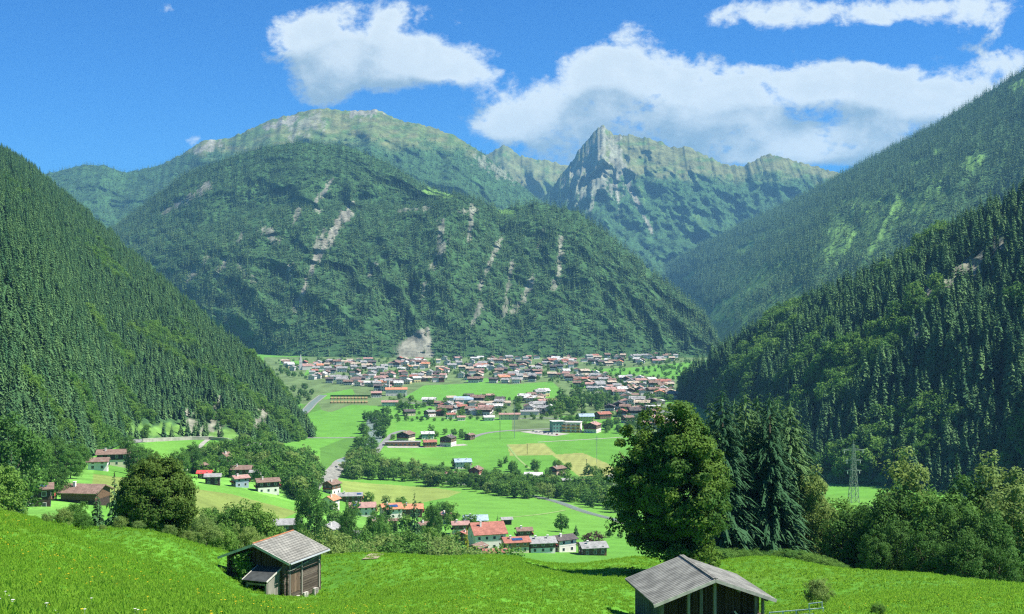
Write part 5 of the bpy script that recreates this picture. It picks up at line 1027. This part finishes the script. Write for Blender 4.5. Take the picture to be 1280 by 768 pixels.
# ------------------------------------------------------------------ river, roads, paths: strips laid on the ground
def strip(name, pts, width, m, lift=.12, dmin=200, label=None, step=8.0, world=False):
    P = [np.array(p, float) if world else at(p[0], p[1], dmin) for p in pts]; Q = []
    for a, b in zip(P, P[1:]):
        n = max(1, int(np.hypot(*(b - a)[:2]) / step)); Q += [a + (b - a) * i / n for i in range(n)]
    Q.append(P[-1]); Q = np.array(Q)[:, :2]
    for _ in range(6):
        if len(Q) > 4: Q[1:-1] = (Q[:-2] + 2 * Q[1:-1] + Q[2:]) / 4
    T = np.gradient(Q, axis=0); T /= np.linalg.norm(T, axis=1, keepdims=True) + 1e-9; N = np.stack([-T[:, 1], T[:, 0]], 1); wd = np.array([width if np.isscalar(width) else np.interp(i / (len(Q) - 1), np.linspace(0, 1, len(width)), width) for i in range(len(Q))])
    V = []; K = 5
    for k in range(K):
        off = (k / (K - 1) - .5) * wd[:, None] * (1 + .0 * N); p = Q + N * off; V.append(np.stack([p[:, 0], p[:, 1], ground(p[:, 0], p[:, 1]) + lift], 1))
    V = np.stack(V, 1).reshape(-1, 3); n = len(Q); f = [(i * K + k, i * K + k + 1, (i + 1) * K + k + 1, (i + 1) * K + k) for i in range(n - 1) for k in range(K - 1)]
    return tag(new_mesh(name, V, f, m, smooth=True), kind='structure')
M['asphalt'] = plain('worn_asphalt', (.2, .2, .19), .9, .12, .2); M['gravel'] = plain('pale_gravel', (.34, .33, .28), .95, .15, .3); M['bank'] = plain('grey_river_stones', (.22, .22, .19), .95, .25, .3); M['dirt'] = plain('dirt', (.27, .24, .15), .95, .2, .5); M['track'] = plain('mown_track', (.2, .3, .09), .95, .15, .3)
def water(t, b):
    n = t.noise(t.add('ShaderNodeNewGeometry').outputs['Position'], .5, 4); bp = t.add('ShaderNodeBump'); bp.inputs['Strength'].default_value = .35; t.l.new(n, bp.inputs['Height']); t.l.new(bp.outputs[0], b.inputs['Normal']); return (.30, .38, .36, 1)
M['water'] = mat('river_water', water, .12, .5)
strip('river_bank', [(404, 494), (392, 503), (384, 512), (371, 523), (350, 530)], 13, M['bank'], .10); strip('river', [(404, 494), (392, 503), (384, 512), (371, 523), (350, 530)], 9, M['water'], .2)
strip('river_bank', [(470, 520), (466, 532), (470, 548), (452, 568), (425, 578), (400, 602)], [18, 16, 12, 8], M['bank'], .10); strip('river', [(470, 520), (466, 532), (470, 548), (452, 568), (425, 580)], [18, 16, 12], M['water'], .2)
strip('stream_bank', [(480, 584), (560, 602), (640, 614), (700, 628), (730, 640), (770, 650), (800, 660)], 7, M['bank'], .10); strip('stream', [(480, 584), (560, 602), (640, 614), (700, 628), (730, 640), (770, 650), (800, 660)], 5, M['water'], .2)
strip('gravel_bar', [(392, 612), (405, 596), (419, 582), (424, 578)], [6, 9, 6], M['bank'], .3)
R_ = M['asphalt']
strip('road', [(330, 551), (380, 547), (440, 547), (456, 547)], 7, R_); strip('road', [(468, 570), (474, 560), (484, 549), (492, 541), (506, 538)], 6, R_); strip('road', [(484, 559), (520, 559), (560, 558), (582, 556)], 12, M['gravel'])
strip('road', [(503, 503), (525, 505), (545, 508)], 8, R_); strip('road', [(586, 549), (606, 541), (640, 538), (668, 537), (692, 536)], 7, R_); strip('parking_ground', [(662, 539), (680, 542), (704, 544)], 26, M['gravel'], .14)
strip('road', [(640, 524), (680, 522), (700, 524)], 7, R_); strip('field_path', [(672, 553), (710, 551), (745, 549), (790, 546)], 3, M['gravel']); strip('field_path', [(640, 647), (670, 644), (706, 638)], 2.2, M['track']); strip('field_path', [(634, 556), (646, 572), (662, 586)], 2, M['track'])
strip('road', [(160, 553), (185, 550), (215, 549), (240, 548), (268, 548), (292, 550)], 8, R_, .3); strip('dirt_path', [(462, 700), (480, 694), (500, 693)], 1.5, M['dirt'], .1, 90); strip('road', [(236, 572), (246, 566), (252, 556), (262, 549)], 4, M['gravel'], .25)
def retaining_wall():
    e = empty('retaining_wall', at(215, 552, 300), 0, 'pale concrete wall holding the road at the foot of the left slope', 'wall'); o = np.array(e.location); m = MB(); c = MB(); P = [at(x, y, 300) for x, y in ((178, 553), (195, 552), (215, 551), (240, 550), (262, 550), (285, 552))]
    for a, b in zip(P, P[1:]): a = a - o; b = b - o; m.bar((a[0], a[1], a[2] + .6), (b[0], b[1], b[2] + .6), .6, 3.4); c.bar((a[0], a[1], a[2] + 2.4), (b[0], b[1], b[2] + 2.4), .8, .3)
    m.build('wall_face', M['gravel'], e); c.build('coping', M['trim'], e)
retaining_wall()
# ------------------------------------------------------------------ lattice pylon and line poles
M['steel'] = plain('grey_green_steel', (.22, .28, .21), .7, .1, .5)
def pylon():
    d = 780; x = (1067 - CX) / F * d; z = float(ground(x, d)); e = empty('power_pylon', (x, d, z), R(8), 'tall grey green steel lattice pylon before the right hillside', 'pylon'); H = CAMZ - (553 - HY) / F * d - z; w0 = 2.6
    def half(h): return w0 * (1 - h / H) * .9 + .35
    m = MB(); t = .26
    n = 10; hs = [H * .97 * (1 - (1 - i / n) ** 1.15) for i in range(n + 1)]
    for a, b in zip(hs, hs[1:]):
        for sx, sy in ((1, 1), (1, -1), (-1, 1), (-1, -1)):
            m.bar((sx * half(a), sy * half(a), a), (sx * half(b), sy * half(b), b), t)
        for s in (1, -1):
            m.bar((-half(a), s * half(a), a), (half(b), s * half(b), b), t * .6); m.bar((half(a), s * half(a), a), (-half(b), s * half(b), b), t * .6); m.bar((s * half(a), -half(a), a), (s * half(b), half(b), b), t * .6); m.bar((s * half(a), half(a), a), (s * half(b), -half(b), b), t * .6)
            m.bar((-half(b), s * half(b), b), (half(b), s * half(b), b), t * .6)
    m.bar((0, 0, H * .96), (0, 0, H + 1.5), .3); m.build('lattice_mast', M['steel'], e)
    for f, L in ((.87, 7.4), (.70, 5.6), (.53, 5.2)):
        h = H * f; a = MB()
        for s in (1, -1):
            a.bar((0, .5, h + 1.0), (s * L, 0, h), .28); a.bar((0, -.5, h), (s * L, 0, h), .28); a.bar((s * L * .5, 0, h), (s * L * .5, 0, h + .5), .2)
        o = a.build('cross_arm', M['steel'], e)
        for s in (1, -1): q = MB(); q.bar((s * (L - 1.2), 0, h - .1), (s * (L - 1.2), 0, h - 1.9), .35); q.build('insulator', WM['white'], o)
    return e
pylon()
for i, (px, yb, yt, lb) in enumerate([(746, 580, 545, 'tallest thin power mast in the valley meadow at the edge of the mown strips'), (733, 592, 574, 'short dark pole in the lower mown strip'), (659, 568, 555, 'short dark pole in the upper mown strip'), (799, 552, 525, 'thin pale mast left of the maple top'), (643, 548, 506, 'tall hazy mast rising before the mid valley buildings'), (625, 550, 526, 'thin mast left of the tall hazy one'), (773, 542, 520, 'grey mast beside the gardens of the chalets'), (322, 650, 636, 'small wooden post in the olive field behind the log barn')]):
    P = at(px, yb, 300); Hh = (yb - yt) / F * P[1]; e = empty('power_mast', P, 0, lb, 'mast'); m = MB(); r0 = .0004 * P[1] * .55; m.bar((0, 0, -.3), (0, 0, Hh), r0 * 1.6); m.build('pole', M['metal'] if Hh > 25 else M['bark'], e)
    m = MB(); [m.bar((-Hh * .06, 0, Hh * f), (Hh * .06, 0, Hh * f), r0) for f in ((.95, .86) if Hh > 25 else (.95,))]; m.build('cross_arm', M['metal'], e)
# allotment beds by the town: twenty low planted rows
proto = None
for i in range(22):
    x = 415 + (i % 11) * 4.3; y = 498.5 + (i // 11) * 5; P = at(x, y, 900)
    if proto is None:
        m = MB(); m.box(-.5, .5, -.5, .5, 0, 1.2); proto = m.build('hedge_row', plain('orange_green_hedge', (.32, .24, .10), .9, .5, .2)); o = proto
    else: o = proto.copy(); COL.objects.link(o)
    o.location = P; o.scale = (3.2, 26, 1.5); o.rotation_euler = (0, 0, .12); tag(o, 'narrow orange tinted garden row in the plot beside the river meadow', 'garden row', 'garden rows at the town edge')
for (x, y, w_, h_, lb) in ((438, 496, 50, 2.5, 'grey hedge along the far side of the garden plot'),):
    P = at(x, y, 900); m = MB(); W_ = w_ * P[1] / F; m.box(-W_ / 2, W_ / 2, -1, 1, 0, h_); o = m.build('garden_hedge', M['leaf_dark']); o.location = P; tag(o, lb, 'hedge')
# parked cars at the hotel
def car(px, py, m, lb, rz):
    P = at(px, py, 600); e = empty('parked_car', P, rz, lb, 'car', 'cars parked before the hotel'); b = MB(); b.poly([(-2.1, -.85, .35), (2.1, -.85, .35), (2.1, .85, .35), (-2.1, .85, .35), (-2.1, -.85, .95), (2.1, -.85, .85), (2.1, .85, .85), (-2.1, .85, .95)], [(0, 1, 5, 4), (1, 2, 6, 5), (2, 3, 7, 6), (3, 0, 4, 7), (4, 5, 6, 7), (3, 2, 1, 0)])
    b.poly([(-1.7, -.8, .94), (1.0, -.8, .9), (1.0, .8, .9), (-1.7, .8, .94), (-1.3, -.65, 1.45), (.4, -.65, 1.45), (.4, .65, 1.45), (-1.3, .65, 1.45)], [(0, 1, 5, 4), (1, 2, 6, 5), (2, 3, 7, 6), (3, 0, 4, 7), (4, 5, 6, 7)], 1); b.build('body', [m, M['glass']], e)
    for sx in (-1.3, 1.3):
        for sy in (-.8, .8): v, f = tube([(sx, sy - .1, .33), (sx, sy + .1, .33)], [.33, .33], 10); new_mesh('wheel', v, f, M['tar'], e)
CM = [plain('white_car_paint', (.7, .7, .7), .3, .03), plain('red_car_paint', (.5, .04, .03), .3, .03), plain('silver_car_paint', (.4, .42, .44), .3, .03), plain('dark_car_paint', (.04, .05, .07), .3, .03)]
for i, (x, y, c) in enumerate([(667, 540, 0), (671, 541, 2), (676, 541, 0), (681, 542, 3), (686, 543, 0), (690, 543, 2), (696, 544, 1), (378, 513, 0), (376, 515, 0), (420, 585, 0)]):
    car(x, y, CM[c], '%s car, number %s from the left on the gravel before the modern hotel' % (('white', 'red', 'silver', 'dark')[c], ('one', 'two', 'three', 'four', 'five', 'six', 'seven')[i]) if i < 7 else ('white vehicle parked by the river bend, farther one', 'white vehicle parked by the river bend, nearer one', 'white vehicle on the gravel by the river belt')[i - 7], .3 * i)

# ------------------------------------------------------------------ grass and flowers of the near meadow
def grassy(name, a, b_, tr=.35):
    m = leafy(name, a, b_, (.16, .27, .03), .5, .8, tr, .7); return m
M['grass'] = grassy('meadow_grass', (.17, .35, .026), (.26, .45, .04), .5)
def clump(seed, nb, h, spread, wd):
    rng = np.random.default_rng(seed); V = []
    for i in range(nb):
        a = rng.random() * 6.28; r = spread * math.sqrt(rng.random()); p = np.array([math.cos(a) * r, math.sin(a) * r, -.02]); b = rng.random() * 6.28; hh = h * rng.uniform(.5, 1.1); ln = rng.uniform(.2, .75) * hh; d = np.array([math.cos(b), math.sin(b), 0]); s = np.array([-d[1], d[0], 0]) * wd * rng.uniform(.6, 1.5)
        V += [p - s * .6, p + d * ln * .45 + [0, 0, hh * .7] - s, p + d * ln + [0, 0, hh], p + d * ln * .45 + [0, 0, hh * .7] + s]
    V = np.array(V); return mesh_only('grass_clump', V, np.arange(len(V)).reshape(-1, 4), M['grass'])
GT = [clump(1, 34, .17, .17, .009), clump(2, 30, .14, .16, .014), clump(3, 26, .2, .15, .008), clump(4, 22, .11, .16, .022)]
def meadow(d0, d1, sp, seed, sc_):
    rng = np.random.default_rng(seed); area = .5 * (d1 ** 2 - d0 ** 2) * .92; n = int(area / sp ** 2); d = np.sqrt(rng.uniform(d0 ** 2, d1 ** 2, n)); u = rng.uniform(-.46, .46, n); X = u * d
    return np.stack([X, d, ground(X, d) - .01], 1), rng.uniform(.6, 1.35, len(X)) * sc_ * (1 + .35 * fbm(X / 3, d / 3, 3, 3))
parts_ = [meadow(11, 26, .15, 1, .8), meadow(26, 50, .22, 2, .9), meadow(50, 90, .36, 3, 1.1), meadow(90, 165, .62, 4, 1.35)]
gp = np.concatenate([p for p, s in parts_]); gs = np.concatenate([s for p, s in parts_]); _cnt['grass'] = len(gp)
forest_object('grass', gp, gs, GT, 11, 'lush green grass of the near meadow', 'grass')
M['petal'] = plain('yellow_petals', (.8, .6, .02), .7, .15, 5); M['petal_white'] = plain('white_petals', (.75, .75, .7), .7, .1, 5)
def flower(nm, m):
    V = []
    for i in range(7): a = 6.28 * i / 7; c, s = math.cos(a), math.sin(a); V += [(0, 0, .25), (.022 * c - .012 * s, .022 * s + .012 * c, .262), (.04 * c, .04 * s, .255), (.022 * c + .012 * s, .022 * s - .012 * c, .262)]
    V += [(-.002, 0, 0), (.002, 0, 0), (.002, 0, .25), (-.002, 0, .25)]; return mesh_only(nm, np.array(V), np.arange(len(V)).reshape(-1, 4), m)
fl = [flower('yellow_flower', M['petal'])]; fw = [flower('white_flower', M['petal_white'])]
rng = np.random.default_rng(9); n = 800; d = np.sqrt(rng.uniform(12 ** 2, 75 ** 2, n)); u = -.44 + .9 * rng.random(n) ** 1.5; k = (fbm(u * 14, d / 5, 3, 8) > -.05); X = (u * d)[k]; d = d[k]
forest_object('yellow_flowers', np.stack([X, d, ground(X, d)], 1), rng.uniform(.6, 1.0, len(X)), fl, 12, 'tiny yellow flowers scattered through the near meadow', 'flowers')
d = rng.uniform(12, 26, 60); X = rng.uniform(-.44, -.05, 60) * d; forest_object('white_flowers', np.stack([X, d, ground(X, d)], 1), rng.uniform(.6, .9, 60), fw, 13, 'tiny white flowers at the lower left of the meadow', 'flowers')
